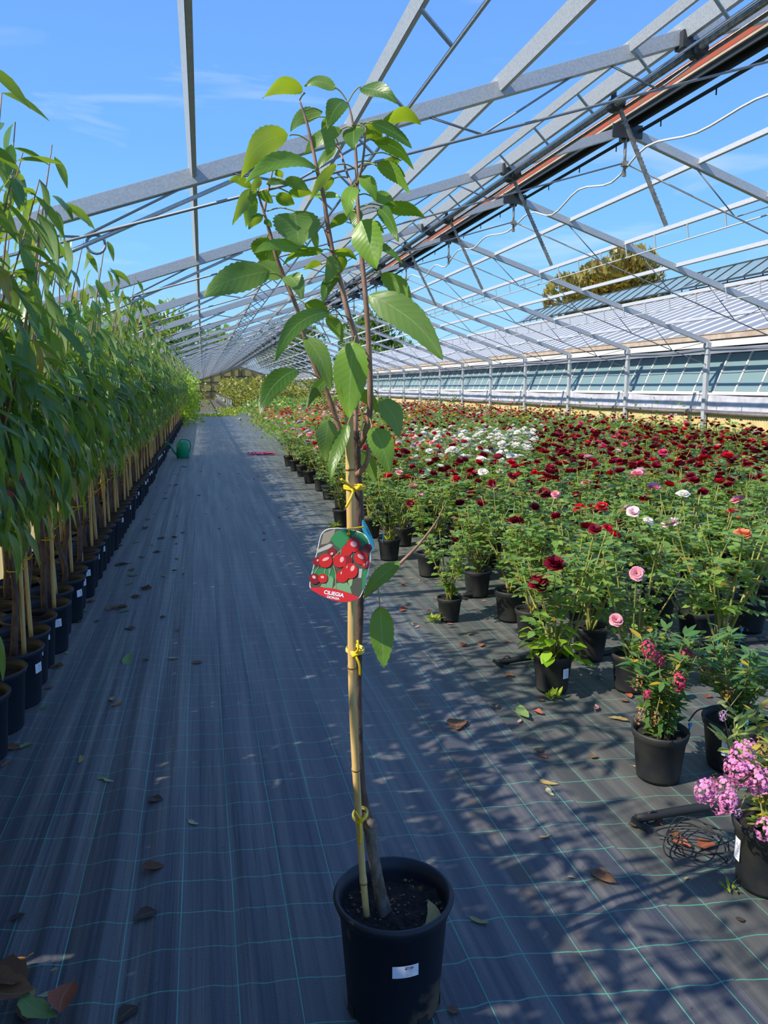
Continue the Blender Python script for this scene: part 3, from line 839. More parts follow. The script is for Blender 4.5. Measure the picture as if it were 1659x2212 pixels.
def frames(dirs, ups):
    d = dirs / np.linalg.norm(dirs, axis=1, keepdims=True)
    x = np.cross(d, ups); x /= np.linalg.norm(x, axis=1, keepdims=True) + 1e-9
    z = np.cross(x, d)
    return x, d, z
def scatter(bases, O, D, U, S, rng):
    """instances of random leaf shapes joined; returns V,F,UV,rnd"""
    X, Y_, Z = frames(np.array(D, float), np.array(U, float))
    O = np.array(O, float); S = np.array(S, float)
    Vs, Fs, UVs, Rs = [], [], [], []
    off = 0
    which = np.array([rng.randrange(len(bases)) for _ in range(len(O))])
    for b in range(len(bases)):
        idx = np.where(which == b)[0]
        if len(idx) == 0: continue
        B, Fq, UV = bases[b]
        P = O[idx][:, None, :] + S[idx][:, None, None] * (B[None, :, 0:1] * X[idx][:, None, :] + B[None, :, 1:2] * Y_[idx][:, None, :] + B[None, :, 2:3] * Z[idx][:, None, :])
        n = len(idx); nv = len(B)
        Vs.append(P.reshape(-1, 3))
        Fs.append((Fq[None] + (np.arange(n) * nv)[:, None, None] + off).reshape(-1, 4))
        UVs.append(np.tile(UV, (n, 1)))
        Rs.append(np.repeat(np.array([rng.random() for _ in range(n)]), nv))
        off += n * nv
    return np.concatenate(Vs), np.concatenate(Fs), np.concatenate(UVs), np.concatenate(Rs)
PB = [leaf_base(6, lance, .16 + .12 * k, .25, .06, k) for k in range(4)]
RB = [leaf_base(3, ovate, .06 * k, .18, .05, k) for k in range(3)]
def leaf_mats(O, D, U, S):
    X, Y_, Z = frames(np.array(D, float), np.array(U, float))
    out = []
    for i in range(len(O)):
        s = S[i]
        out.append(Matrix(((X[i][0] * s, Y_[i][0] * s, Z[i][0] * s, O[i][0]), (X[i][1] * s, Y_[i][1] * s, Z[i][1] * s, O[i][1]), (X[i][2] * s, Y_[i][2] * s, Z[i][2] * s, O[i][2]), (0, 0, 0, 1))))
    return out
# ================================================================== POTS
def pot_mesh(rt, rb, h, n=24, lip=.008, name='pot', m=None):
    b = MB()
    b.lathe([(0, .004), (rb * .9, .004), (rb * .97, 0), (rb, .012), (rt - .006, h - .035), (rt, h - .03), (rt + lip, h - .006), (rt + lip * .5, h), (rt - .002, h), (rt - .012, h - .03), (rb - .01, .03), (0, .02)], n)
    return b.mesh(name, m or M['pot'])
def soil_mesh(r, z, n=18):
    b = MB(); b.disc(r, z, n, 0, .012, 4); return b.mesh('soil', M['soil'])
pot_big = pot_mesh(.136, .112, .28, 26)
soil_big = soil_mesh(.128, .235)
pot_rose = pot_mesh(.10, .078, .19, 24, .005, 'pot', M['pot_dirty'])
soil_rose = soil_mesh(.095, .165)
def sticker_mesh(r, z, w, h, a0=0.0, lines=True):
    """curved label wrapped on a pot, facing -Y at a0=0"""
    b = MB(); n = 6
    def ring(u0, u1, z0, z1, rr, mi):
        vs, fs = [], []
        for i in range(n + 1):
            a = -PI / 2 + a0 + (u0 + (u1 - u0) * i / n) / r
            for zz in (z0, z1): vs.append((rr * math.cos(a), rr * math.sin(a), zz))
        for i in range(n): fs.append((2 * i, 2 * i + 2, 2 * i + 3, 2 * i + 1))
        b.add(vs, fs, mi, True)
    ring(-w / 2, w / 2, z, z + h, r, 0)
    if lines:
        for k in range(5):
            ring(-w * .02, w * (.30 - .05 * (k % 2)), z + h * (.14 + .13 * k), z + h * (.17 + .13 * k), r + .0006, 1)
        ring(-w * .03, w * .04, z + h * .70, z + h * .78, r + .0006, 2)
    return b.mesh('sticker', [M['white'], M['greyink'], M['ink']])
stk_big = sticker_mesh(.1285, .165, .05, .045, .9)
stk_rose = sticker_mesh(.0965, .085, .035, .05, .3)
# ================================================================== PEACH ROW
def gen_peach(seed, nleaf=250):
    r = random.Random(seed)
    tr = MB()
    top = 1.0 + r.uniform(-.08, .12)
    pts = [(0, 0, .2), (r.uniform(-.02, .03), r.uniform(-.02, .02), .34), (r.uniform(-.03, .03), r.uniform(-.03, .03), .6), (r.uniform(-.04, .04), r.uniform(-.03, .03), top)]
    tr.tube(smooth_pts(pts, 4), [.020 - .0006 * i for i in range(13)], 8)
    O, D, U, S = [], [], [], []
    br = MB()
    nb = r.randint(7, 9)
    for k in range(nb):
        a = 2 * PI * k / nb + r.uniform(-.4, .4)
        z0 = top - r.uniform(0, .12)
        L = r.uniform(.62, .92) if k % 4 else r.uniform(1.0, 1.5)
        out = r.uniform(.18, .42)
        if k % 4 == 0: a, out = r.uniform(-.9, .9), r.uniform(.12, .36)
        P = [Vector(pts[-1]) * 1.0]
        P[0].z = z0
        for s in (.33, .66, 1.0):
            P.append(Vector((P[0].x + math.cos(a) * out * s ** .8 + r.uniform(-.03, .03), P[0].y + math.sin(a) * out * s ** .8 * 1.0 + r.uniform(-.03, .03), z0 + L * s - .10 * s * s * out)))
        Q = smooth_pts(P, 4)
        br.tube(Q, [.010 * (1 - .8 * i / (len(Q) - 1)) for i in range(len(Q))], 5)
        m = int(nleaf / nb)
        for j in range(m):
            s = r.uniform(.02, 1.0) ** .85
            if s * L > .70 and r.random() < .62: s *= r.random() ** .6
            i = min(len(Q) - 2, int(s * (len(Q) - 1)))
            p = Q[i].lerp(Q[i + 1], r.random())
            ang = r.uniform(0, 2 * PI)
            st = Vector((math.cos(ang), math.sin(ang), r.uniform(-.3, .5)))
            p = p + st * r.uniform(.01, .13)
            d = Vector((math.cos(ang) * .8, math.sin(ang) * .8, r.uniform(-1.7, -.05)))
            O.append(p); D.append(d); U.append((r.uniform(-.4, .4), r.uniform(-.4, .4), 1)); S.append(r.uniform(.11, .18))
    for j in range(nleaf // 3):   # hanging skirt of low leaves
        a = r.uniform(0, 2 * PI); q = r.uniform(.05, .42)
        O.append(Vector((math.cos(a) * q, math.sin(a) * q, r.uniform(.90, 1.25) + .3 * q))); D.append(Vector((math.cos(a) * .5, math.sin(a) * .5, -1)))
        U.append((math.cos(a), math.sin(a), .5)); S.append(r.uniform(.10, .16))
    return tr.mesh('trunk', M['bark']), br.mesh('branches', M['twig']), [tuple(x) for x in O], [tuple(x) for x in D], U, S
PV = []
for k in range(7):
    tm, bm, O, D, U, S = gen_peach(100 + k)
    V, Fq, UV, rn = scatter(PB, O, D, U, S, random.Random(k))
    PV.append((tm, bm, O, D, U, S, npmesh('foliage', V, Fq, M['peach_leaf'], uv=UV, rnd=rn)))
PLM = []
for k, (B, Fq, UV) in enumerate(PB):
    for q in range(2):
        PLM.append(npmesh('leaf', B, Fq, M['peach_leaf'], uv=UV, rnd=np.full(len(B), .37 * q + .1 * k)))
def cane_mesh(h, rad, lean, seed):
    b = MB(); r = random.Random(seed)
    n = int(h / .02)
    pts, rr = [], []
    node = .16
    for i in range(n + 1):
        z = h * i / n
        pts.append((lean[0] * z / h, lean[1] * z / h, z))
        q = abs(((z + .05) / node) % 1 - .0)
        rr.append(rad * (1.14 if (q < .06 or q > .96) else 1.0) * (1 - .12 * z / h))
    b.tube(pts, rr, 10)
    return b.mesh('bamboo_cane', M['bamboo'])
canes = [cane_mesh(1.1, .011, (.02 * k - .02, .03), k) for k in range(3)]
def tie_mesh(r):
    b = MB(); b.tube([(r * math.cos(a * PI / 6), r * math.sin(a * PI / 6), .002 * (a % 2)) for a in range(13)], .0035, 5); b.bar((r, 0, 0), (r + .03, -.02, .03), .005, .004); return b.mesh('tie', M['tie'])
tie_me = tie_mesh(.034)
peach_ys = [-1.2 + .23 * k for k in range(16)] + [2.66, 2.97, 3.21, 3.49, 3.77, 4.03, 4.29, 4.54, 4.85, 5.15, 5.41, 5.74]
y = 6.0
while y < 17.0: peach_ys.append(y); y += .28
while y < 40: peach_ys.append(y); y += .45
vis = 0
TENS = ['', '', 'twenty', 'thirty', 'forty', 'fifty', 'sixty', 'seventy', 'eighty', 'ninety']
ORD1 = ['', 'first'] + ORD[1:]
def ordw(n):
    if n < 20: return ORD1[n]
    if n % 10 == 0: return TENS[n // 10][:-1] + 'ieth' if n < 100 else 'hundredth'
    return (TENS[n // 10] + '-' if n < 100 else 'hundred-') + ORD1[n % 10]
cnt = [0, 0, 0, 0]
row_f = [(y, 0) for y in peach_ys]
row_b = [(a + .14, 1) for a in peach_ys if a < 17]
for i, (y, back) in enumerate(row_f + row_b):
    x = (-.935 if not back else -1.235) + R.uniform(-.02, .02)
    k = i % 7
    tm, bm, O, D, U, S, fm = PV[k]
    if y < 2.2:
        cnt[2 + back] += 1
        lb = '%s potted peach tree beside the camera, %s row, beyond the left picture edge' % (ordw(cnt[2 + back]), 'inner' if back else 'front')
    else:
        cnt[back] += 1
        lb = '%s potted peach tree from the camera in the %s row along the left fence' % (ordw(cnt[back]), 'inner' if back else 'front')
    t = thing('potted_peach_tree', lb, 'fruit tree', (x, y, .004), R.uniform(-.5, .5), 'potted peach trees along the left fence')
    rot = t.rotation_euler.z
    if back: t.scale = (1, 1, .86)
    elif y < 2.2: t.scale = (1, 1, .90)
    if 2.2 < y < 3.4 and not back: t.rotation_euler.z = rot = R.uniform(-.2, .2)
    p = link('pot', pot_big, t)
    if y < 17:
        s_ = link('sticker', stk_big, p, label='white printed sticker'); s_.rotation_euler = (0, 0, -rot + R.uniform(-.5, .5))
    link('soil', soil_big, t); link('trunk', tm, t); link('branches', bm, t, kind='stuff')
    if i % 3 != 1:
        c = link('bamboo_cane', canes[i % 3], t, (.045, .02, .2)); link('tie', tie_me, c, (-.01, 0, .45))
    if 2.2 < y < 4.95:
        O, D, S = [list(q) for q in (O, D, S)]
        U = list(U)
        if y < 3.4 and not back:      # the tallest trees stand nearest
            r_ = random.Random(int(y * 100)); tp = MB()
            for q in range(4):
                P = [(.02, 0, 1.3), (.10 + .05 * q, -.12 + .08 * q, 1.8), (.17 + .07 * q, -.22 + .15 * q, 2.25 + .12 * (q % 3))]
                Q = smooth_pts(P, 5); tp.tube(Q, [.006 - .0004 * w for w in range(len(Q))], 5)
                for w in range(15):
                    z_ = Q[min(len(Q) - 1, 3 + w // 2)]; an = r_.uniform(0, 6.28)
                    O.insert(0, tuple(z_)); D.insert(0, (math.cos(an), math.sin(an), r_.uniform(-1.4, .3))); U.insert(0, (0, .2, 1)); S.insert(0, r_.uniform(.12, .19))
            tp.build('tall_shoots', M['twig'], t, kind='stuff')
        ms = leaf_mats(O, D, U, S)
        for m_ in ms[:300]: link('leaf', PLM[R.randrange(len(PLM))], t, mat=m_)
        if len(ms) > 300:
            V, Fq, UV, rn = scatter(PB, O[300:], D[300:], U[300:], S[300:], random.Random(k))
            link('foliage', npmesh('foliage', V, Fq, M['peach_leaf'], uv=UV, rnd=rn), t, kind='stuff')
    else:
        link('foliage', fm, t, kind='stuff')
# hang tags in the near peach trees
def fruit_tag(px, y, tilt, kind, label):
    p = atY(px[0], px[1], y)
    t = thing('fruit_tag', label, 'plant tag', p, 0, 'fruit variety tags hanging in the left row')
    t.rotation_euler = (0, tilt, .35)
    b = MB()
    w, h = .055, .115
    prof = [(-w * .75, h / 2), (w * .75, h / 2), (w, h * .35), (w, -h * .32), (w * .6, -h * .47), (0, -h * .52), (-w * .6, -h * .47), (-w, -h * .32), (-w, h * .35)]
    n = len(prof)
    b.add([(x, 0, z) for x, z in prof] + [(x, .0012, z) for x, z in prof], [tuple(range(n - 1, -1, -1)), tuple(range(n, 2 * n))] + [(i, (i + 1) % n, n + (i + 1) % n, n + i) for i in range(n)])
    b.build('card', kind[0], t)
    b = MB()
    def blob(cx, cz, rx, rz, yy, mi):
        b.add([(cx + rx * math.cos(2 * PI * k / 14), yy, cz + rz * math.sin(2 * PI * k / 14)) for k in range(14)], [tuple(range(13, -1, -1))], mi)
    if kind[1]:
        blob(0, h * .22, w * .85, h * .2, -.0006, 0); blob(-w * .1, -h * .08, w * .8, h * .2, -.0009, 1); blob(w * .3, h * .05, w * .3, h * .12, -.0012, 2)
        b.build('fruit_print', [mat_c('#cf4a3a'), mat_c('#d88a4a'), mat_c('#e06a50')], t)
        b = MB(); blob(0, -h * .37, w * .92, h * .13, -.0006, 0); b.build('name_band', kind[2], t)
    b = MB(); b.tube([(0, 0, h * .44), (.005, .01, h * .6), (.0, .03, h * .75)], .0025, 5); b.build('tag_tie', M['tie'], t)
_mc = {}
def mat_c(h, rough=.5):
    if h not in _mc: _mc[h] = mat('flat colour ' + h[1:], h, rough)
    return _mc[h]
TEAL, GRN = mat_c('#1f7a96'), mat_c('#1f8a4a')
fruit_tag((24, 1042), 3.35, .12, (mat_c('#5a4a3a'), 1, TEAL), 'red and yellow mango-shaped fruit tag with teal band, left row')
fruit_tag((2, 1085), 3.1, -.05, (mat_c('#5a4a3a'), 1, TEAL), 'red fruit tag with teal band cut by the picture edge')
fruit_tag((95, 1052), 4.15, .1, (mat_c('#8a3a34'), 1, mat_c('#b84038')), 'red fruit tag behind dark leaves, hanging over the fourth pot')
fruit_tag((114, 1014), 4.4, .25, (M['orange_tag'], 0, None), 'plain ochre tag turned backwards in the left row')
fruit_tag((152, 1000), 5.0, .1, (mat_c('#7a6a5a'), 1, GRN), 'fruit tag with green band hanging in the left row')
fruit_tag((163, 1013), 5.25, .1, (mat_c('#7a7068'), 1, GRN), 'grey fruit tag with green band, lower one of the green pair')
fruit_tag((277, 960), 9.0, .1, (mat_c('#c8202a'), 0, None), 'plain bright red tag among bamboo canes of the left row')
fruit_tag((303, 912), 12.0, .0, (M['white'], 0, None), 'small white tag high in the left row near the watering can')
# ================================================================== POTTED CHERRY TREE (hero)
HX, HY = .405, 1.625
cherry = thing('potted_cherry_tree', 'tall young cherry tree in a black pot standing alone in the aisle', 'fruit tree', (HX, HY, .004))
hp = pot_mesh(.137, .113, .292, 56, .009, 'pot', M['pot_hero'])
P_ = link('pot', hp, cherry)
for k in range(7):
    a = -PI / 2 + 2 * PI * k / 7 + .42
    b = MB(); b.box((.1135 * math.cos(a), .1135 * math.sin(a), .016), (.004, .03, .03), Matrix.Rotation(a, 3, 'Z'))
    b.build('drain_slot', M['blackrub'], P_)
st = sticker_mesh(.1285, .165, .062, .030, -.02)
link('sticker', st, P_, label='white sticker with dark title and grey print')
q = link('lettering', text_mesh('Giorgia', .020, .0065, M['ink']), P_, (.006, -.1297, .190))
q.rotation_euler = (PI / 2, 0, .04)
b = MB(); b.disc(.128, .245, 40, 0, .016, 7); b.build('soil', M['soil'], cherry)
b = MB()
rr = random.Random(5)
for k in range(90):
    a, q_ = rr.uniform(0, 2 * PI), .118 * math.sqrt(rr.random())
    s_ = rr.uniform(.002, .0065)
    c = Vector((q_ * math.cos(a), q_ * math.sin(a), .248 + s_ * .3))
    vs = [c + Vector((s_ * x * rr.uniform(.7, 1.3), s_ * y * rr.uniform(.7, 1.3), s_ * z * .8)) for x, y, z in ((1, 0, 0), (-1, 0, 0), (0, 1, 0), (0, -1, 0), (0, 0, 1), (0, 0, -1))]
    b.add(vs, [(0, 2, 4), (2, 1, 4), (1, 3, 4), (3, 0, 4), (2, 0, 5), (1, 2, 5), (3, 1, 5), (0, 3, 5)], 0, True)
b.build('soil_pebbles', M['pebble'], cherry, kind='stuff')
CO = Vector((HX, HY, .004))
def hp3(u, v, dy=0.0): return atY(u, v, HY + dy)
A_ = lambda u, v: (430 + u / 3.016, 130 + v / 3.016)
B_ = lambda u, v: (430 + u / 3.016, 560 + v / 3.016)
T_ = lambda u, v: (620 + u / 4.609, 980 + v / 4.609)
def limb(name, px, dys, rads, m, n=10, sub=5, wob=.0):
    P = [hp3(u, v, dy) - CO for (u, v), dy in zip(px, dys)]
    Q = smooth_pts(P, sub)
    rs = []
    thin = .8 if name == 'branch' else .92
    rads = [q * thin for q in rads]
    for i in range(len(Q)):
        q = i / (len(Q) - 1) * (len(rads) - 1); k = min(int(q), len(rads) - 2)
        r_ = rads[k] + (rads[k + 1] - rads[k]) * (q - k)
        rs.append(r_ * (1 + wob * mnoise.noise((i * .9, len(px), 3))))
    b = MB(); b.tube(Q, rs, n)
    return b.build(name, m, cherry), [p + CO for p in Q]
LIMBS = []
_, q = limb('trunk', [(832, 1975), (822, 1935), (812, 1880), (803, 1815), (798, 1785), (789, 1745), (781, 1690), (776, 1600), (773, 1500), (774, 1400), (777, 1300), (777, 1200), (776, 1100), (770, 1020), (768, 975), (767, 930)],
            [0, 0, .01, .015, .015, .02, .02, .02, .02, .02, .02, .02, .02, .02, .02, .02],
            [.021, .0155, .0138, .0135, .0165, .0115, .0095, .0095, .0098, .010, .0102, .0105, .011, .0115, .0125, .009], M['bark'], 14, 5, .12)
LIMBS.append(q)
limb('rootstock', [(833, 1980), (823, 1935), (812, 1880), (802, 1815), (800, 1782), (806, 1768)], [-.004, -.004, .004, .009, .009, .009], [.0215, .0165, .0150, .0145, .0185, .008], M['bark_grey'], 14, 6, .18)[0]['label'] = 'grey swollen rootstock below the graft'
for nm, px, dy, rd in (
    ('branch', [A_(1040, 1395 + 1297 - 1297), ] and [B_(1030, 1400), B_(1050, 1385), B_(1090, 1330), B_(1105, 1250), B_(1102, 1150)], [.01, .0, -.01, -.01, .0], [.008, .0075, .0065, .006, .0055]),
    ('branch', [B_(1040, 1220), B_(1085, 1130), B_(1112, 1000), B_(1116, 880), B_(1112, 700), B_(1100, 450), B_(1085, 250), B_(1062, 0), A_(1045, 1080), A_(1030, 860), A_(1022, 620), A_(1000, 400), A_(965, 265)], [.02, .0, -.02, -.03, -.04, -.05, -.05, -.04, -.04, -.03, -.02, -.02, -.02], [.0095, .009, .0085, .008, .0075, .007, .0068, .0062, .0055, .0048, .004, .003, .002]),
    ('branch', [B_(1015, 1150), B_(1020, 950), B_(1030, 700), B_(1020, 520), B_(970, 350), B_(930, 180), B_(880, 0), A_(840, 1080), A_(810, 880), A_(775, 740), A_(738, 560), A_(700, 400), A_(655, 262)], [.025, .03, .035, .04, .04, .04, .03, .03, .02, .02, .02, .02, .02], [.009, .0085, .0082, .008, .0076, .007, .0066, .006, .0055, .005, .0042, .0034, .002]),
    ('branch', [B_(1010, 1310), B_(950, 1200), B_(910, 1090), B_(830, 860), B_(770, 740), B_(690, 520), B_(640, 330), B_(560, 130), A_(500, 1270), A_(460, 1120), A_(425, 1000), A_(385, 870)], [.02, .03, .03, .02, .02, .01, .0, .0, -.01, -.01, -.02, -.02], [.008, .0075, .0075, .007, .0068, .006, .0058, .0055, .005, .0045, .0036, .002]),
    ('branch', [A_(425, 985), A_(440, 900), A_(462, 800), A_(480, 715)], [-.01, .0, .01, .01], [.004, .0032, .0025, .0018]),
    ('branch', [A_(1040, 850), A_(985, 790), A_(940, 660), A_(905, 540)], [-.02, .02, .05, .07], [.0045, .0036, .003, .002]),
    ('branch', [A_(1030, 810), A_(1055, 720), A_(1075, 590), A_(1085, 440)], [-.03, -.05, -.06, -.07], [.004, .0034, .0028, .002]),
    ('branch', [A_(852, 1210), A_(838, 1150), A_(820, 1100)], [.03, .03, .03], [.005, .0042, .0036]),
    ('branch', [T_(735, 1440), T_(800, 1400), T_(1000, 1240), T_(1130, 1090), T_(1300, 920), T_(1480, 690), T_(1560, 530)], [.02, .01, -.02, -.05, -.08, -.11, -.13], [.0065, .0058, .005, .0045, .004, .003, .0015])):
    _, q = limb(nm, px, dy, rd, M['twig'], 9, 5, .08)
    LIMBS.append(q)
# leaves: (map, base, tip, apparent width px of crop, roll deg, sag, fold, base dy, tip dy, colour 0..1, petiole start or None, underside seen)
HL = [
 (A_, (690, 215), (400, 200), 105, 25, -.22, .3, .0, -.06, .75, (655, 262), 1), (A_, (888, 178), (690, 155), 75, 30, -.22, .2, .0, .03, .8, (962, 262), 1),
 (A_, (1045, 172), (1300, 262), 95, 30, -.05, .2, -.02, -.09, .5, (972, 272), 0), (A_, (800, 335), (595, 440), 90, 25, -.25, .2, .06, .05, .8, None, 1),
 (A_, (945, 275), (840, 412), 130, 20, -.1, .35, -.03, -.08, .45, None, 0), (A_, (860, 380), (800, 465), 75, 20, .0, .3, .02, .03, .4, None, 1),
 (A_, (603, 485), (240, 720), 165, 20, -.18, .15, .0, -.08, .6, (712, 525), 1), (A_, (752, 722), (310, 725), 100, 40, -.16, .3, .0, -.10, .35, (780, 735), 0),
 (A_, (925, 450), (690, 592), 88, 25, -.1, .2, -.01, .04, .85, None, 1), (A_, (1180, 388), (1455, 402), 95, 35, -.2, .2, -.02, .02, .6, (1010, 470), 0),
 (A_, (1125, 412), (1388, 540), 78, 30, -.12, .25, -.03, -.05, .35, None, 0), (A_, (1130, 520), (1400, 680), 85, 30, -.12, .3, -.05, -.1, .5, None, 0),
 (A_, (1145, 680), (1382, 832), 100, 25, -.08, .2, -.04, -.12, .6, (1035, 690), 0), (A_, (1000, 425), (1008, 570), 140, 15, -.05, .3, -.06, -.1, .4, None, 0),
 (A_, (1085, 430), (1185, 520), 120, 20, -.1, .2, -.02, .0, .6, None, 1), (A_, (1310, 650), (1170, 690), 60, 20, -.1, .2, .02, .03, .3, None, 1),
 (A_, (1160, 690), (1345, 745), 80, 30, -.1, .2, .0, .01, .35, None, 1), (A_, (905, 680), (708, 885), 68, 25, -.05, .2, -.04, -.06, .9, None, 1),
 (A_, (890, 560), (770, 700), 60, 25, -.1, .2, .04, .05, .9, None, 1), (A_, (880, 500), (825, 610), 90, 20, -.1, .2, .04, .02, .4, None, 0),
 (A_, (880, 770), (800, 850), 60, 30, -.1, .2, .03, .03, .4, None, 1),
 (A_, (355, 822), (185, 765), 60, 20, -.1, .2, -.02, -.06, .95, None, 1), (A_, (400, 770), (335, 860), 55, 25, -.1, .2, -.02, -.05, .9, None, 1),
 (A_, (385, 850), (208, 1045), 90, 20, -.15, .25, -.03, -.08, .7, None, 1), (A_, (375, 880), (298, 1070), 105, 25, -.15, .25, -.03, -.05, .45, None, 0),
 (A_, (395, 870), (482, 920), 70, 25, -.2, .2, -.03, -.04, .3, None, 0), (A_, (440, 805), (575, 795), 45, 30, -.1, .2, .0, .01, .8, None, 1),
 (A_, (560, 785), (715, 840), 75, 25, -.15, .2, .0, .02, .4, None, 1), (A_, (500, 885), (622, 930), 85, 20, -.1, .3, .0, .0, .4, (440, 900), 0),
 (A_, (410, 1010), (328, 1088), 58, 25, -.1, .2, -.03, -.05, .5, None, 0), (A_, (425, 1045), (475, 1078), 40, 25, 0, .2, -.03, -.04, .4, None, 0),
 (A_, (500, 715), (545, 762), 50, 25, -.1, .2, .0, .02, .8, None, 1), (A_, (580, 860), (745, 862), 70, 25, -.1, .2, .02, .03, .3, None, 0),
 (A_, (735, 870), (925, 882), 45, 45, -.05, .2, .04, .0, .3, None, 0), (A_, (625, 985), (655, 1190), 320, 12, .02, .38, -.02, -.04, .15, (440, 985), 1),
 (A_, (742, 1075), (765, 1232), 52, 20, .0, .2, .05, .06, .4, None, 1), (A_, (1005, 815), (965, 1002), 108, 20, -.06, .2, -.06, -.10, .5, (1030, 820), 0),
 (A_, (1050, 755), (1155, 895), 92, 20, -.1, .2, -.04, -.06, .25, None, 0), (A_, (1130, 890), (1275, 945), 85, 25, -.25, .2, -.03, -.05, .4, (1035, 880), 0),
 (A_, (1195, 952), (1475, 1012), 85, 30, -.08, .2, -.03, -.08, .3, (1045, 960), 0), (A_, (1150, 962), (1312, 1152), 95, 25, -.15, .2, -.04, -.12, .35, None, 0),
 (A_, (1060, 1055), (1150, 1318), 205, 15, -.04, .25, -.06, -.11, .2, None, 0), (A_, (972, 1000), (848, 1085), 62, 25, -.08, .2, .0, .04, .6, None, 1),
 (A_, (1010, 965), (1030, 1095), 92, 15, -.05, .2, -.02, -.03, .5, None, 0), (A_, (1105, 1075), (1205, 1115), 62, 30, -.2, .2, -.05, -.06, .7, None, 1),
 (A_, (745, 1245), (360, 1195), 78, 45, -.12, .2, .0, -.11, .45, (858, 1310), 0), (A_, (800, 1238), (555, 1315), 58, 45, -.12, .2, .0, -.04, .2, None, 0),
 (A_, (865, 1240), (1030, 1292), 60, 45, -.1, .2, .02, .04, .2, None, 0), (A_, (1020, 1222), (1325, 1282), 60, 45, -.15, .2, -.06, -.12, .15, None, 0),
 (A_, (445, 1150), (430, 1335), 190, 15, -.05, .3, .03, .05, .6, None, 0), (A_, (445, 1388), (42, 1482), 185, 18, -.05, .12, -.01, -.08, .2, (548, 1420), 1),
 (A_, (535, 1420), (375, 1300), 130, 20, -.05, .2, .03, .04, .15, None, 1), (A_, (565, 1412), (672, 1532), 120, 20, -.2, .3, -.01, -.06, .25, None, 1),
 (A_, (800, 1328), (675, 1352), 45, 30, -.15, .2, .06, .05, .3, None, 1), (A_, (895, 1290), (835, 1425), 105, 20, -.1, .25, .03, .0, .5, None, 1),
 (A_, (900, 1390), (805, 1565), 90, 20, -.1, .25, .03, .0, .6, None, 0), (A_, (950, 1280), (885, 1405), 85, 20, -.1, .25, .05, .06, .4, None, 0),
 (A_, (1180, 1392), (1392, 1645), 118, 20, -.18, .2, .03, -.02, .25, (1080, 1400), 1), (B_, (1112, 250), (1585, 578), 200, 15, -.10, .14, -.05, -.16, .1, (1088, 270), 1),
 (B_, (850, 325), (485, 625), 125, 22, -.14, .35, -.06, -.16, .55, (940, 390), 0), (B_, (690, 290), (850, 350), 85, 25, -.1, .2, -.01, .0, .2, (615, 260), 0),
 (B_, (830, 372), (935, 525), 85, 20, -.15, .25, .03, .03, .25, None, 1), (B_, (690, 518), (862, 808), 130, 20, -.1, .35, -.01, -.06, .3, None, 1),
 (B_, (1010, 545), (972, 985), 225, 8, -.05, .14, -.06, -.10, .45, (1025, 500), 0), (B_, (1085, 690), (1118, 678), 40, 20, 0, .2, -.02, -.02, .4, None, 0),
 (B_, (640, 738), (395, 958), 135, 22, -.2, .3, -.04, -.12, .7, (790, 780), 0), (B_, (852, 768), (695, 945), 68, 30, -.12, .25, -.02, -.06, .5, None, 0),
 (B_, (1030, 860), (1175, 975), 85, 25, -.1, .2, .04, .05, .15, None, 1), (B_, (1180, 898), (1302, 1142), 138, 18, -.12, .2, -.04, -.06, .75, (1118, 840), 1),
 (B_, (1128, 1098), (1242, 1362), 160, 12, -.06, .2, -.05, -.09, .6, (1098, 1015), 0), (B_, (838, 1050), (825, 1285), 140, 12, -.05, .2, -.03, -.05, .45, None, 1),
 (B_, (972, 1065), (855, 1412), 95, 20, -.1, .35, -.06, -.10, .6, (1010, 1015), 0), (B_, (1060, 1250), (1150, 1435), 95, 15, -.05, .2, .05, .05, .5, None, 1),
 (T_, (1118, 1085), (765, 1392), 165, 20, -.10, .35, -.05, -.09, .75, None, 0), (T_, (925, 1525), (965, 2085), 250, 10, -.05, .16, -.03, -.07, .6, (905, 1315), 0)]
def cherry_outline(s): return math.sin(PI * s ** .78) ** .72 if 0 < s < 1 else 0
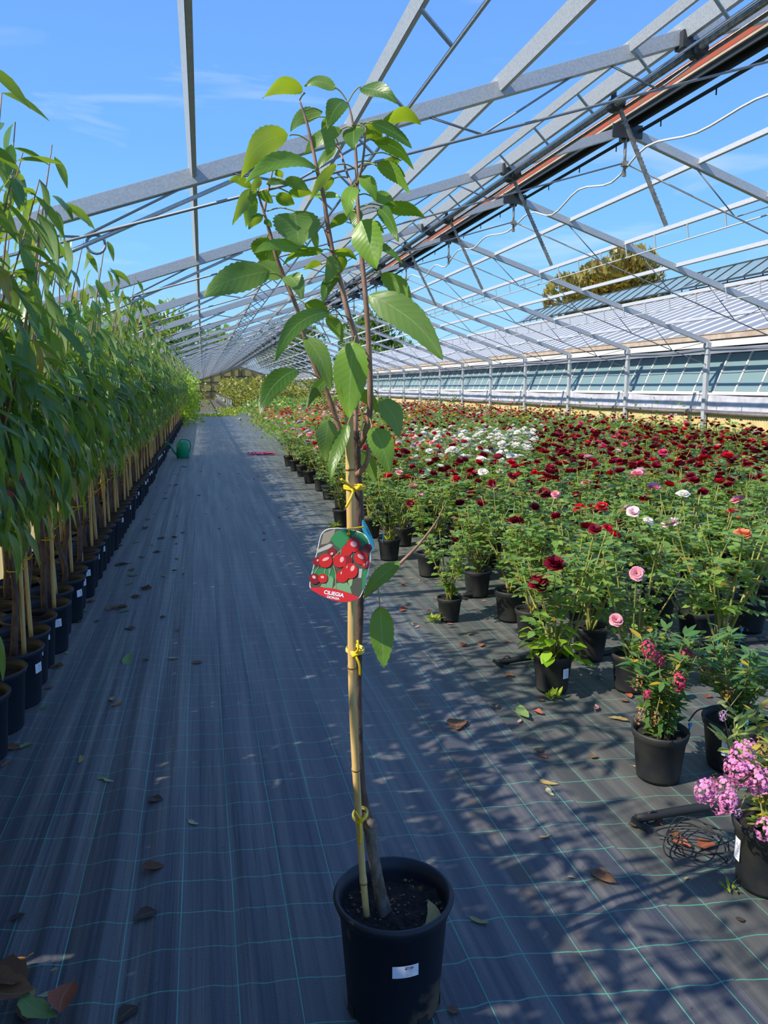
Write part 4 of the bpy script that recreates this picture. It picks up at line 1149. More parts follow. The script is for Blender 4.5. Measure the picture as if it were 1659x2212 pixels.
def hero_leaf(k, m, bpx, tpx, w, roll, sag, fold, dyb, dyt, tone, pet, under):
    sc_ = 3.016 if m is not T_ else 4.609
    P0 = hp3(*m(*bpx), dyb); P1 = hp3(*m(*tpx), dyt)
    d = P1 - P0; L = d.length; d.normalize()
    view = (CAMP - (P0 + P1) / 2); dist = depth((P0 + P1) / 2); view.normalize()
    hw = w / sc_ / F_PX * dist / 2 / max(.75, math.cos(math.radians(roll)))
    nrm = (view - d * view.dot(d)).normalized()
    rs = random.Random(k)
    sgn = 1 if rs.random() < .5 else -1
    nrm = Matrix.Rotation(math.radians(roll) * sgn, 3, d) @ nrm
    side = d.cross(nrm).normalized()
    # arch direction: bend towards image up / down depending on sag sign
    arch = (UP - d * UP.dot(d)).normalized()
    n, cols = 22, (-1, -.55, 0, .55, 1)
    V, UVs = [], []
    ph = rs.uniform(0, 6)
    for i in range(n + 1):
        s = i / n
        c = P0 + d * (L * s) + arch * (-sag * L * 4 * s * (1 - s) * .5) + nrm * (.06 * L * math.sin(s * 3 + ph)) + Vector((0, 0, -.09 * L * max(0, s - .55) ** 2 * 5))
        ww = hw * max(.015, cherry_outline(s)) * (1 + (.06 if i % 2 else -.03)) 
        for u in cols:
            wav = .11 * hw * math.sin(s * 8 + ph + u * 2.0) * abs(u)
            # the two halves fold up around the midrib and the rim curls
            hz = nrm * (fold * abs(u) * ww * .8 + wav - .10 * hw * max(0, abs(u) - .5))
            V.append(c + side * (u * ww * math.cos(fold * .8)) + hz - CO)
            UVs.append((u, s))
    Fq = []
    for i in range(n):
        for q in range(4):
            f = (i * 5 + q, i * 5 + q + 1, (i + 1) * 5 + q + 1, (i + 1) * 5 + q)
            Fq.append(f if not under else f[::-1])
    mi = [0] * len(Fq)
    # petiole
    if pet: S0 = hp3(*m(*pet), dyb * .3)
    else:
        best = None
        for lb in LIMBS:
            for p in lb:
                dd = (p - P0).length + max(0, p.z - P0.z) * .3
                if best is None or dd < best[0]: best = (dd, p)
        S0 = best[1]
    e = P0 - S0
    if e.length > .09:
        S0 = P0 - e * (.09 / e.length) if not pet else S0
        e = P0 - S0
    Q = smooth_pts([S0, S0 + e * .5 + Vector((0, 0, .12 * e.length)), P0, P0 + d * (.03 * L)], 3)
    b = MB(); b.tube(Q, .0014, 5, cap=False)
    o_ = len(V)
    V += [Vector(v) - CO for v in b.v]; UVs += [(1, 0)] * len(b.v)
    Fq += [tuple(i + o_ for i in f) for f in b.f]; mi += [1] * len(b.f)
    me = npmesh('leaf', [tuple(v) for v in V], Fq, [M['cherry_leaf'], M['petiole']], mi, UVs, [tone] * len(V))
    link('leaf', me, cherry)
for k, a in enumerate(HL): hero_leaf(k, *a)
# bamboo stake
def stake():
    t = thing('bamboo_stake', 'thick bamboo stake tied beside the cherry trunk in the pot', 'stake', hp3(792, 1978, -.03))
    px = [(792, 1978), (783, 1880), (772, 1720), (764, 1560), (760, 1420), (760, 1250), (757, 1080), (755, 960), (754, 884)]
    P = [hp3(u, v, -.03 + .012 * i / 8) for i, (u, v) in enumerate(px)]
    Q = smooth_pts(P, 14)
    b = MB(); rs = []
    cum = 0; nodes = [.09, .37, .62, .86, 1.06]
    for i, p in enumerate(Q):
        if i: cum += (Q[i] - Q[i - 1]).length
        base = .0078 + .0016 * min(1, cum / .5)
        nd = min(abs(cum - q) for q in nodes)
        rs.append(base * (1.12 if nd < .008 else .98 if nd < .02 else 1.0))
    b.tube([p - t.location for p in Q], rs, 14)
    b.build('cane', M['bamboo'], t)
    b = MB()
    cum = 0
    for i in range(1, len(Q)):
        cum += (Q[i] - Q[i - 1]).length
        if min(abs(cum - q) for q in nodes) < .006:
            p = Q[i] - t.location
            b.tube([p + Vector((0, 0, -.002)), p + Vector((0, 0, .002))], rs[i] * 1.05, 14)
    b.build('node_rings', mat_c('#8a6a38', .6), t)
stake()
def ring_tie(px, rx, ry, m, label, tails, dy=-.012, tilt=0.0):
    c = hp3(px[0], px[1], dy)
    t = thing('plant_tie', label, 'tie', c, 0)
    b = MB()
    for dz in (0, .004):
        b.tube([(rx * math.cos(a * PI / 10), ry * math.sin(a * PI / 10), dz + tilt * rx * math.cos(a * PI / 10)) for a in range(21)], .0026, 6)
    b.build('loop', m, t)
    b = MB()
    for tp in tails:
        b.tube(smooth_pts([(-.006, -ry, .002)] + tp, 4), .0028, 6)
    b.tube([(-.012, -ry - .001, -.004), (0, -ry - .003, .002), (.008, -ry - .001, .009)], .0042, 6)
    b.build('knot', M['tie'], t)
ring_tie((766, 1054), .0225, .027, M['tie'], 'yellow tie knotted around stake and trunk below the crown', [[(-.02, -.04, .012), (-.038, -.045, .026)], [(-.016, -.036, -.018), (-.026, -.036, -.036)]])
ring_tie((767, 1405), .019, .026, M['tie_pale'], 'yellow tie around stake and trunk below the cherry tag', [[(.0, -.035, .015), (.0, -.03, .034)], [(.002, -.036, -.02), (.004, -.034, -.046)]])
ring_tie((778, 1760), .0165, .024, M['tie_pale'], 'pale yellow tie around stake just above the graft', [[(-.010, -.038, .016), (-.018, -.035, .032)], [(-.006, -.036, -.022), (-.008, -.036, -.05)]], tilt=.35)
# ================================================================== CHERRY TAG
TP0 = hp3(735, 1222, -.075)
tn = (CAMP - TP0).normalized()
tn = (Matrix.Rotation(math.radians(-14), 3, 'Z') @ tn).normalized()
G_ = lambda u, v: (670 + u / 11.06, 1130 + v / 11.06)
def onplane(u, v, lift=0.0):
    r = ray(*G_(u, v))
    return CAMP + r * ((TP0 - CAMP).dot(tn) / r.dot(tn)) + tn * lift - TP0
tagt = thing('plant_tag', 'picture tag with red cherries reading CILIEGIA GIORGIA tied to the stake', 'plant tag', TP0)
out = [(-15, 1450), (5, 1320), (150, 720), (235, 330), (262, 262), (310, 200), (370, 155), (450, 128), (650, 108), (850, 128), (1100, 178), (1250, 235), (1340, 310), (1400, 420), (1455, 620), (1440, 900), (1390, 1150), (1290, 1560), (1235, 1690), (1190, 1775), (1100, 1830), (960, 1880), (830, 1895), (690, 1885), (540, 1850), (400, 1795), (250, 1725), (120, 1650), (20, 1580), (-15, 1520)]
b = MB()
n = len(out)
b.add([onplane(u, v) for u, v in out] + [onplane(u, v, -.0012) for u, v in out], [tuple(range(n)), tuple(range(2 * n - 1, n - 1, -1))] + [(i, n + i, n + (i + 1) % n, (i + 1) % n) for i in range(n)])
b.build('card', M['white'], tagt)
cu, cv = 720, 960
inset = [(cu + (u - cu) * .975, cv + (v - cv) * .98) for u, v in out]
PR = [mat_c(h, .35) for h in ('#4a4a40', '#b9201f', '#d9a0a0', '#2e7a48', '#6f9a70', '#a8a69c', '#7a1a22', '#86a070', '#8a8272')]
b = MB()
lay = [0]
def poly(pts, mi):
    lay[0] += 1
    lift = .0003 + .00006 * lay[0]
    b.add([onplane(u, v, lift) for u, v in pts], [tuple(range(len(pts)))], mi)
def ell(cx, cy, rx, ry, mi, rot=0.0, n=20):
    poly([(cx + rx * math.cos(2 * PI * k / n) * math.cos(rot) - ry * math.sin(2 * PI * k / n) * math.sin(rot), cy + rx * math.cos(2 * PI * k / n) * math.sin(rot) + ry * math.sin(2 * PI * k / n) * math.cos(rot)) for k in range(n)][::1], mi)
poly(inset, 0)
poly([(320, 240), (600, 140), (560, 330), (430, 480), (250, 520)], 8)
poly([(480, 380), (620, 200), (800, 140), (960, 190), (950, 330), (880, 450), (740, 625), (600, 530)], 3)
poly([(960, 180), (1250, 240), (1370, 380), (1400, 460), (1220, 560), (1100, 350), (980, 320)], 3)
poly([(160, 640), (470, 490), (545, 520), (480, 600), (160, 720)], 5)
poly([(60, 1100), (250, 1080), (540, 1100), (620, 1300), (400, 1420), (60, 1200)], 3)
poly([(450, 1210), (560, 1330), (530, 1560), (370, 1540)], 4); poly([(240, 1520), (310, 1410), (385, 1440), (370, 1545)], 4)
poly([(630, 1440), (870, 1400), (960, 1540), (1000, 1690), (640, 1580), (540, 1560)], 4); poly([(1250, 1150), (1385, 1090), (1290, 1540), (1240, 1620)], 3)
poly([(1170, 1090), (1250, 1090), (1225, 1310), (1155, 1310)], 5); poly([(900, 1380), (1030, 1290), (1000, 1480), (950, 1540)], 7)
for (x0, y0, x1, y1) in ((1020, 330, 1110, 220), (1095, 350, 1150, 220), (735, 740, 735, 620), (540, 830, 720, 660), (110, 1190, 220, 1010), (345, 1200, 365, 1080), (460, 1200, 455, 1080), (560, 1020, 610, 1200), (610, 1200, 620, 1560), (985, 960, 1000, 760), (440, 1290, 500, 1080)):
    dx, dy = x1 - x0, y1 - y0; l = math.hypot(dx, dy); px_, py_ = -dy / l * 9, dx / l * 9
    poly([(x0 - px_, y0 - py_), (x1 - px_, y1 - py_), (x1 + px_, y1 + py_), (x0 + px_, y0 + py_)], 7)
for cx, cy, r_, mi in ((1390, 590, 95, 6), (520, 690, 105, 6), (880, 660, 130, 1), (170, 920, 105, 6), (900, 900, 120, 6), (1330, 970, 100, 1), (1045, 520, 170, 1), (1220, 820, 165, 1), (370, 900, 165, 1), (710, 900, 160, 1), (770, 1270, 150, 1), (960, 1140, 185, 1), (110, 1330, 125, 6), (310, 1320, 112, 1)):
    ell(cx, cy, r_, r_ * 1.02, mi)
for cx, cy, rx, ry, ro in ((1050, 500, 85, 70, .4), (1215, 800, 90, 45, .6), (380, 860, 90, 38, -.4), (765, 870, 48, 70, .3), (1020, 1080, 45, 75, .4), (750, 1190, 16, 40, .1), (100, 1290, 48, 36, .6), (300, 1290, 45, 32, .2), (525, 730, 38, 30, -.6), (188, 890, 24, 30, .4), (1360, 960, 18, 55, .2), (1300, 990, 18, 36, -.3), (890, 1050, 14, 34, .1)):
    ell(cx, cy, rx, ry, 2, ro, 12)
b.build('printed_picture', PR, tagt, label='printed photo of red cherries and green leaves')
b = MB()
band = [(-5, 1545), (150, 1532), (300, 1533), (560, 1562), (760, 1610), (950, 1672), (1190, 1775), (1090, 1825), (960, 1870), (830, 1883), (690, 1873), (540, 1838), (400, 1783), (250, 1713), (120, 1640), (25, 1580)]
b.add([onplane(u, v, .0046) for u, v in band], [tuple(range(len(band)))])
b.build('name_band', mat_c('#c3222c', .4), tagt, label='red band with white lettering')
def tag_text(s, u0, v0, u1, v1, hpx):
    a, c = onplane(u0, v0, .0052), onplane(u1, v1, .0052)
    x = (c - a).normalized(); z = tn; y = z.cross(x)
    o = link('lettering', text_mesh(s, (c - a).length, hpx / 11.06 / F_PX * depth(TP0), M['white']), tagt)
    mt = Matrix((x, y, z)).transposed().to_4x4(); mt.translation = (a + c) / 2
    o.matrix_basis = mt
tag_text('CILIEGIA', 348, 1640, 822, 1728, 92)
tag_text('GIORGIA', 415, 1755, 715, 1808, 56)
b = MB(); b.tube(smooth_pts([onplane(930, 262, .004), onplane(945, 200, .008), onplane(960, 140, .01), onplane(1080, 120, -.0), onplane(1240, 75, -.02)], 5), .0018, 6)
b.tube([onplane(925, 255, .004), onplane(935, 275, .006)], .004, 8)
b.build('tag_tie', M['tie'], tagt)
# blue tag behind
BP0 = hp3(788, 1155, -.03)
bt = thing('price_tag', 'turquoise strip tag hanging edge on beside the cherry tag', 'plant tag', BP0)
bn = (Matrix.Rotation(math.radians(50), 3, 'Z') @ (CAMP - BP0)).normalized()
def onb(u, v, lift=0.0):
    r = ray(*T_(u, v)); return CAMP + r * ((BP0 - CAMP).dot(bn) / r.dot(bn)) + bn * lift - BP0
b = MB()
pp = [(752, 662), (762, 655), (800, 722), (868, 872), (872, 900), (860, 968), (845, 945), (755, 760), (750, 720)]
n = len(pp)
b.add([onb(u, v) for u, v in pp] + [onb(u, v, -.001) for u, v in pp], [tuple(range(n)), tuple(range(2 * n - 1, n - 1, -1))] + [(i, n + i, n + (i + 1) % n, (i + 1) % n) for i in range(n)])
b.build('strip', M['blue'], bt)
b = MB()
for k in range(3):
    q0, q1 = onb(785 + 9 * k, 740 + 5 * k, .0006), onb(812 + 9 * k, 805 + 5 * k, .0006)
    e = (onb(790, 740) - onb(785, 740)).normalized() * .0008
    b.add([q0 - e, q0 + e, q1 + e, q1 - e], [(0, 1, 2, 3)])
b.build('print_lines', mat_c('#2f8aa0'), bt)
# ================================================================== DEAD LEAVES
def dead_mesh(seed, kind, curl):
    r = random.Random(seed)
    n, cols = 7, (-1, -.5, 0, .5, 1)
    wid = r.uniform(.26, .4) if kind in ('brown', 'dark', 'red') else r.uniform(.13, .22)
    bend = r.uniform(.2, .5)
    V, UV = [], []
    for i in range(n + 1):
        s = i / n
        w = wid * max(.04, math.sin(PI * s ** .8) ** .7) * r.uniform(.82, 1.15)
        for u in cols:
            V.append((u * w + bend * .3 * math.sin(s * 3), s - .5, .02 + curl * (u * w) ** 2 * 2.2 + .25 * curl * (s - .5) ** 2 + .03 * mnoise.noise((u * 2, s * 5, seed))))
            UV.append((u, s))
    Fq = [(i * 5 + q, i * 5 + q + 1, (i + 1) * 5 + q + 1, (i + 1) * 5 + q) for i in range(n) for q in range(4)]
    mi = [0] * len(Fq)
    b = MB(); b.tube([(0, -.5, .03), (.02, -.6, .05), (.06, -.72, .03)], .012, 4, cap=False)
    o_ = len(V); V += b.v; UV += [(1, 0)] * len(b.v); Fq += [tuple(i + o_ for i in f) for f in b.f]; mi += [0] * len(b.f)
    zmin = min(v[2] for v in V)
    V = [(v[0], v[1], v[2] - zmin) for v in V]
    return npmesh('dead_leaf', V, Fq, DEAD[kind], mi, UV, [r.random()] * len(V))
DM = {k: [dead_mesh(11 * i + j, k, (.5, .9, .3)[i % 3]) for i in range(3)] for j, k in enumerate(DEAD)}
S7 = lambda u, v: (u / 3.77, 1250 + v / 3.77)
S6 = lambda u, v: (u / 3.77, 850 + v / 3.77)
SB = lambda u, v: (u / 2.592, 1750 + v / 2.592)
S8 = lambda u, v: (960 + u / 2.373, 1450 + v / 2.373)
CNAME = {'brown': 'dry brown', 'dark': 'dark wet', 'tan': 'tan dried', 'orange': 'orange brown', 'green': 'fallen green', 'pale': 'pale yellowish', 'red': 'reddish brown', 'pink': 'withered pink'}
GL = [(S7, 690, 265, 'green', 75), (S7, 620, 355, 'brown', 85), (S7, 960, 240, 'brown', 100), (S7, 910, 250, 'brown', 80), (S7, 1015, 270, 'green', 70), (S7, 1000, 235, 'dark', 80), (S7, 1110, 150, 'brown', 75), (S7, 1200, 80, 'brown', 100), (S7, 1055, 410, 'brown', 80),
      (S7, 1050, 670, 'green', 215), (S7, 1420, 650, 'pale', 90), (S7, 1600, 690, 'brown', 75), (S7, 930, 985, 'tan', 95), (S7, 950, 1025, 'orange', 110), (S7, 650, 1480, 'tan', 100), (S7, 830, 1625, 'green', 125), (S7, 890, 1645, 'pale', 95),
      (S7, 1280, 1795, 'dark', 120), (S7, 340, 1070, 'green', 95), (S7, 205, 1375, 'green', 110), (S7, 110, 1395, 'brown', 110), (S7, 55, 1530, 'orange', 95), (S7, 460, 735, 'brown', 100), (S7, 540, 615, 'pale', 50), (S7, 740, 190, 'brown', 70), (S7, 1330, 320, 'brown', 50), (S7, 1450, 425, 'brown', 40), (S7, 1580, 1980, 'pale', 100), (S7, 785, 345, 'dark', 50), (S7, 400, 905, 'brown', 60), (S7, 1190, 675, 'dark', 50),
      (S6, 1080, 1440, 'brown', 60), (S6, 1090, 1485, 'green', 90), (S6, 1330, 1495, 'green', 70), (S6, 1180, 1105, 'brown', 60), (S6, 1210, 1035, 'brown', 45), (S6, 1110, 1215, 'tan', 60), (S6, 1230, 1245, 'tan', 60), (S6, 1310, 1180, 'brown', 60), (S6, 1150, 1335, 'tan', 70), (S6, 1450, 1345, 'tan', 80), (S6, 1050, 1555, 'green', 80), (S6, 990, 1400, 'dark', 110), (S6, 970, 1245, 'brown', 50), (S6, 1430, 660, 'tan', 50), (S6, 1490, 1135, 'dark', 45), (S6, 1420, 1180, 'dark', 50), (S6, 1275, 1295, 'dark', 60), (S6, 1430, 750, 'brown', 40), (S6, 1240, 910, 'green', 35), (S6, 1500, 600, 'brown', 40), (S6, 1350, 860, 'dark', 40),
      (SB, 855, 325, 'brown', 110), (SB, 815, 600, 'dark', 115), (SB, 310, 965, 'tan', 32), (SB, 100, 610, 'dark', 70), (SB, 720, 1150, 'dark', 120), (SB, 60, 935, 'orange', 120), (SB, 30, 1080, 'brown', 240), (SB, 75, 1010, 'brown', 170), (SB, 180, 1140, 'brown', 110), (SB, 280, 1090, 'pale', 95), (SB, 225, 1180, 'green', 210), (SB, 385, 1165, 'red', 140), (SB, 100, 880, 'tan', 80), (SB, 175, 1085, 'tan', 60), (SB, 120, 1060, 'pale', 50),
      (S8, 815, 1075, 'brown', 125), (S8, 535, 575, 'tan', 90), (S8, 545, 625, 'pale', 70), (S8, 180, 1280, 'tan', 95), (S8, 650, 1065, 'pale', 38), (S8, 410, 215, 'green', 175), (S8, 1240, 1070, 'pale', 40), (S8, 1515, 1275, 'dark', 40), (S8, 45, 1745, 'brown', 55), (S8, 515, 855, 'tan', 55), (S8, 975, 790, 'dark', 55), (S8, 1345, 905, 'red', 95), (S8, 1210, 900, 'red', 95), (S8, 1180, 845, 'brown', 70), (S8, 1085, 775, 'brown', 60), (S8, 770, 190, 'pink', 75), (S8, 890, 250, 'tan', 90), (S8, 620, 265, 'tan', 42), (S8, 990, 495, 'tan', 48), (S8, 765, 445, 'brown', 42), (S8, 80, 285, 'brown', 120), (S8, 265, 185, 'brown', 42), (S8, 480, 410, 'dark', 42)]
BIG = {}
def where(u, v):
    if v > 2030 and u < 170: return 'in the lower left corner pile'
    if u < 130: return 'at the foot of the left pots'
    if u < 470: return 'on the left of the aisle'
    if u < 1010: return 'near the cherry pot'
    if u > 1330: return 'by the drip pipe'
    return 'on the right of the aisle'
for k, (m, u, v, kind, s) in enumerate(GL):
    scl = {S7: 3.77, S6: 3.77, SB: 2.592, S8: 2.373}[m]
    U_, V_ = m(u, v)
    p = atZ(U_, V_)
    L = s / scl / F_PX * depth(p) * (1.5 if V_ > 2030 and U_ < 170 else 1.15)
    me = DM[kind][k % 3]
    lift = .012 + (.012 * (k % 4) if V_ > 2030 and U_ < 170 else 0)
    mt = Matrix.Translation((p.x, p.y, wrinkle(p.x, p.y) + .003 + (lift if lift > .013 else 0))) @ Matrix.Rotation(R.uniform(0, 2 * PI), 4, 'Z') @ Matrix.Rotation(R.uniform(-.12, .12), 4, 'X') @ Matrix.Scale(L, 4)
    o = link('dead_leaf', me, None, mat=mt)
    sz = 'large' if s / scl > 45 else 'small' if s / scl < 20 else ''
    key = (kind, where(U_, V_), sz)
    BIG.setdefault(key, []).append(o)
for (kind, w_, sz), obs in BIG.items():
    for j, o in enumerate(sorted(obs, key=lambda q: q.location.y)):
        lb = '%s%s leaf lying %s' % (sz + ' ' if sz else '', CNAME[kind], w_)
        if len(obs) > 1: lb += ', ' + ('farthest' if j == len(obs) - 1 else ordw(j + 1) + ' from the camera')
        tag(o, lb, 'dead leaf', 'fallen leaves on the ground covers')
mt = Matrix.Translation((HX + .068, HY - .062, .262)) @ Matrix.Rotation(-.3, 4, 'Z') @ Matrix.Rotation(.45, 4, 'X') @ Matrix.Scale(.072, 4)
o = link('dead_leaf', DM['tan'][1], None, mat=mt); o.scale = (.13, .075, .075)
tag(o, 'curled tan leaf lying on the soil inside the cherry pot', 'dead leaf')
# scattered small litter on the bed and far aisle
for k in range(150):
    if k < 110: p = Vector((R.uniform(1.25, 3.4), R.uniform(2.4, 7.5), .004)); kd = R.choice(['tan', 'red', 'brown', 'red', 'pink'])
    else: p = Vector((R.uniform(-.75, 1.1), R.uniform(6, 20), .006)); kd = R.choice(['dark', 'brown', 'dark'])
    mt = Matrix.Translation(p) @ Matrix.Rotation(R.uniform(0, 6), 4, 'Z') @ Matrix.Scale(R.uniform(.03, .06), 4)
    o = link('dead_leaf', DM[kd][k % 3], None, mat=mt)
    if k < 110: tag(o, 'small %s leaf littered between the rose pots on the bed fabric' % CNAME[kd], 'dead leaf', 'dry leaf litter between the rose pots, ' + kd)
    else: tag(o, 'small %s leaf scrap on the far part of the aisle' % CNAME[kd], 'dead leaf', 'leaf scraps on the far aisle, ' + kd)
# ================================================================== ROSES
def petal_patch(th, r0, tilt, L, Wd, curl, n=3):
    """one petal from (r0) outwards at angle th, tilt from horizontal"""
    V = []
    ct, s_t = math.cos(th), math.sin(th)
    for j in range(n + 1):
        t_ = j / n
        a = tilt - curl * t_ * t_
        rr_ = r0 + L * t_ * math.cos(a); zz = L * t_ * math.sin(a)
        w = Wd * (math.sin(PI * (.18 + .62 * t_)))
        for u in (-1, 0, 1):
            V.append((ct * (rr_ - .12 * L * u * u) - s_t * u * w, s_t * (rr_ - .12 * L * u * u) + ct * u * w, zz + .10 * L * u * u * t_))
    Fq = [(j * 3 + q, j * 3 + q + 1, (j + 1) * 3 + q + 1, (j + 1) * 3 + q) for j in range(n) for q in range(2)]
    return V, Fq
def rose_petals(seed, layers=((3, .15, 1.45, .42), (4, .2, 1.2, .5), (5, .22, .85, .55), (6, .24, .45, .58)), n=2):
    r = random.Random(seed); out = []
    for cnt, r0, tilt, L in layers:
        o0 = r.uniform(0, 6)
        for k in range(cnt):
            out.append(petal_patch(o0 + 2 * PI * k / cnt, r0 * .35, tilt + r.uniform(-.12, .12), L * r.uniform(.9, 1.1), .42 if cnt > 3 else .34, r.uniform(.1, .5), n))
    return out
def rose_mesh(seed, col, n=2, layers=None):
    V, Fq, rn = [], [], []
    r = random.Random(seed)
    for v, f in (rose_petals(seed, n=n) if layers is None else rose_petals(seed, layers, n)):
        o_ = len(V); V += v; Fq += [tuple(i + o_ for i in q) for q in f]; rn += [r.random() * .5] * len(v)
    return npmesh('rose_flower', V, Fq, PET[col], None, None, rn)
RM = {c: [rose_mesh(i * 5 + j, c) for i in range(3)] for j, c in enumerate(PET)}
LOWL = ((5, .1, 1.1, .5), (6, .2, .4, .6))
def gen_rose(seed, H=.62, nst=9, per=34, spread=.30):
    r = random.Random(seed)
    b = MB(); O, D, U, S, sites = [], [], [], [], []
    for k in range(nst):
        a = 2 * PI * k / nst + r.uniform(-.4, .4); o_ = spread * r.uniform(.35, 1.0); h = H * r.uniform(.7, 1.05)
        P = [Vector((r.uniform(-.02, .02), r.uniform(-.02, .02), .16))]
        for s in (.35, .7, 1.0):
            P.append(Vector((math.cos(a) * o_ * s + r.uniform(-.02, .02), math.sin(a) * o_ * s + r.uniform(-.02, .02), .16 + h * s)))
        Q = smooth_pts(P, 3)
        b.tube(Q, [.0075 - .0055 * i / (len(Q) - 1) for i in range(len(Q))], 5)
        sites.append((tuple(Q[-1]), (math.cos(a) * .35, math.sin(a) * .35, 1)))
        for j in range(per // 5 + 1):
            s = r.uniform(.22, .97) ** .8; i = min(len(Q) - 2, int(s * (len(Q) - 1)))
            p = Q[i].lerp(Q[i + 1], r.random()); an = r.uniform(0, 2 * PI)
            dr = Vector((math.cos(an), math.sin(an), r.uniform(-.2, .6))); dr.normalize()
            e = p + dr * r.uniform(.05, .12)
            sz = r.uniform(.036, .060)
            side = dr.cross(Vector((0, 0, 1))).normalized()
            for q, (tt, sd_) in enumerate(((1, 0), (.7, 1), (.7, -1), (.35, 1), (.35, -1))):
                O.append(tuple(p + (e - p) * tt)); dd = dr + side * sd_ * 1.1 + Vector((0, 0, r.uniform(-.5, .1))); D.append(tuple(dd)); U.append((r.uniform(-.35, .35), r.uniform(-.35, .35), 1)); S.append(sz * (1 if q == 0 else .8))
    return b.mesh('stems', M['stem']), O, D, U, S, sites
RV = []
for k in range(6):
    sm, O, D, U, S, sites = gen_rose(300 + k, .58 + .04 * (k % 3), 10, 56)
    V, Fq, UV, rn = scatter(RB, O, D, U, S, random.Random(k))
    RV.append((sm, O, D, U, S, sites, npmesh('foliage', V, Fq, M['rose_leaf'], uv=UV, rnd=rn)))
RLM = []
for k, (B, Fq, UV) in enumerate(RB):
    for q in range(2): RLM.append(npmesh('leaf', B, Fq, M['rose_leaf'], uv=UV, rnd=np.full(len(B), .41 * q + .12 * k)))
def flower_mat(site, s, tip=None):
    z = Vector(tip or site[1]).normalized(); x = z.cross(Vector((0, 1, .1))).normalized(); y = z.cross(x)
    m_ = Matrix((x * s, y * s, z * s)).transposed().to_4x4(); m_.translation = Vector(site[0])
    return m_
def rose(x, y, k, label, group, cols, detail=False, scale=1.0, sticker=False, nfl=None):
    sm, O, D, U, S, sites, fm = RV[k % len(RV)]
    t = thing('potted_rose', label, 'rose bush', (x, y, .003), R.uniform(0, 6.28), group)
    t.scale = (scale, scale, scale)
    p = link('pot', pot_rose, t)
    if sticker:
        s_ = link('sticker', stk_rose, p, label='white printed sticker'); s_.rotation_euler = (0, 0, -t.rotation_euler.z)
    link('soil', soil_rose, t); link('stems', sm, t)
    if detail:
        ms = leaf_mats(O, D, U, S)
        for m_ in ms[:300]: link('leaf', RLM[R.randrange(len(RLM))], t, mat=m_)
        if len(ms) > 300:
            V, Fq, UV, rn = scatter(RB, O[300:], D[300:], U[300:], S[300:], random.Random(k))
            link('foliage', npmesh('foliage', V, Fq, M['rose_leaf'], uv=UV, rnd=rn), t, kind='stuff')
    else: link('foliage', fm, t, kind='stuff')
    n = nfl if nfl is not None else R.randint(2, 5)
    for s in R.sample(sites, min(n, len(sites))):
        c = R.choice(cols)
        link('rose_flower', RM[c][R.randrange(3)], t, mat=flower_mat(s, R.uniform(.055, .085)))
    return t
def bloom(t, px, y, col, size, petals=True, tilt=None, label=None):
    """a large single bloom at the end of its own stem, built petal by petal"""
    p = atY(px[0], px[1], y)
    inv = Matrix.Rotation(-t.rotation_euler.z, 4, 'Z')
    sc_ = t.scale[0]
    lp = (inv @ (p - t.location)) / sc_
    f = link('rose_flower', one(lambda b: b.tube(smooth_pts([(lp.x * .3, lp.y * .3, .2), (lp.x * .7, lp.y * .7, .2 + (lp.z - .2) * .55), tuple(lp)], 4), .004, 5), 'flower_stem', M['stem']), t, label=label)
    tl = Vector(tilt or (-.3, -.8, .6)); tl = inv.to_3x3() @ tl
    mt = flower_mat((tuple(lp), None), size / sc_, tl)
    for k, (v, fq) in enumerate(rose_petals(int(px[0]), n=4)):
        me = npmesh('petal', [tuple(mt @ Vector(q)) for q in v], fq, PET[col], None, None, [.13 * (k % 5)] * len(v))
        link('petal', me, f)
near = []
def nr(x, y, k, label, cols, **kw):
    near.append((x, y)); return rose(x, y, k, label, 'potted roses in the bed', cols, **kw)
rA = nr(1.655, 3.36, 0, 'rose bush with dark red blooms above lime green suckers, front pot by the aisle', ['dark red'], detail=True, scale=1.0, sticker=True, nfl=2)
rF = nr(2.04, 3.27, 1, 'rose bush with two pale pink blooms, behind the lime green pot', ['pink'], detail=True, scale=1.0, nfl=0)
rG = nr(2.53, 3.24, 2, 'yellow-stemmed rose bush in the big black pot near the right edge', ['orange'], detail=True, scale=1.12, sticker=True, nfl=1)
rC = nr(1.512, 4.58, 3, 'thin rose with bare green canes in weedy pot beside the aisle', ['dark red'], detail=False, scale=.8, nfl=1)
rE = nr(1.905, 4.5, 4, 'dark-leaved rose just right of the bare-caned rose', ['dark red'], detail=True, scale=1.05, nfl=3)
rJ = nr(1.724, 5.76, 5, 'rose with a yellow leaf behind the long cherry twig', ['pink', 'dark red'], detail=True, scale=1.0, nfl=1)
rK = nr(1.893, 5.1, 0, 'rose pot between the bare-caned rose and the bed', ['dark red'], detail=True, scale=1.0, nfl=2)
rD = nr(1.55, 6.4, 1, 'rose in dusty pot behind the turquoise tag', ['dark red', 'pink'], detail=True, scale=1.0, nfl=2)
rN = nr(2.785, 3.80, 2, 'rose in a whitish-stained pot left of the big black pot', ['blush'], detail=True, scale=1.1, nfl=1)
rO = nr(3.26, 3.95, 3, 'rose at the right picture edge behind the big black pot', ['pink'], detail=True, scale=1.1, nfl=1)
rL = nr(1.43, 8.1, 4, 'rose in grey pot left of the bamboo stake at the bed edge', ['white', 'dark red'], detail=False, scale=1.0, nfl=2)
bloom(rF, (1375, 1240), 3.05, 'pink', .055, tilt=(-.35, -.8, .5), label='large pale pink bloom')
bloom(rF, (1331, 1340), 3.0, 'pink', .050, tilt=(-.3, -.7, .7), label='drooping dusty pink bloom')
bloom(rN, (1475, 1070), 4.0, 'white', .062, tilt=(-.1, -.3, 1), label='large creamy white bloom')
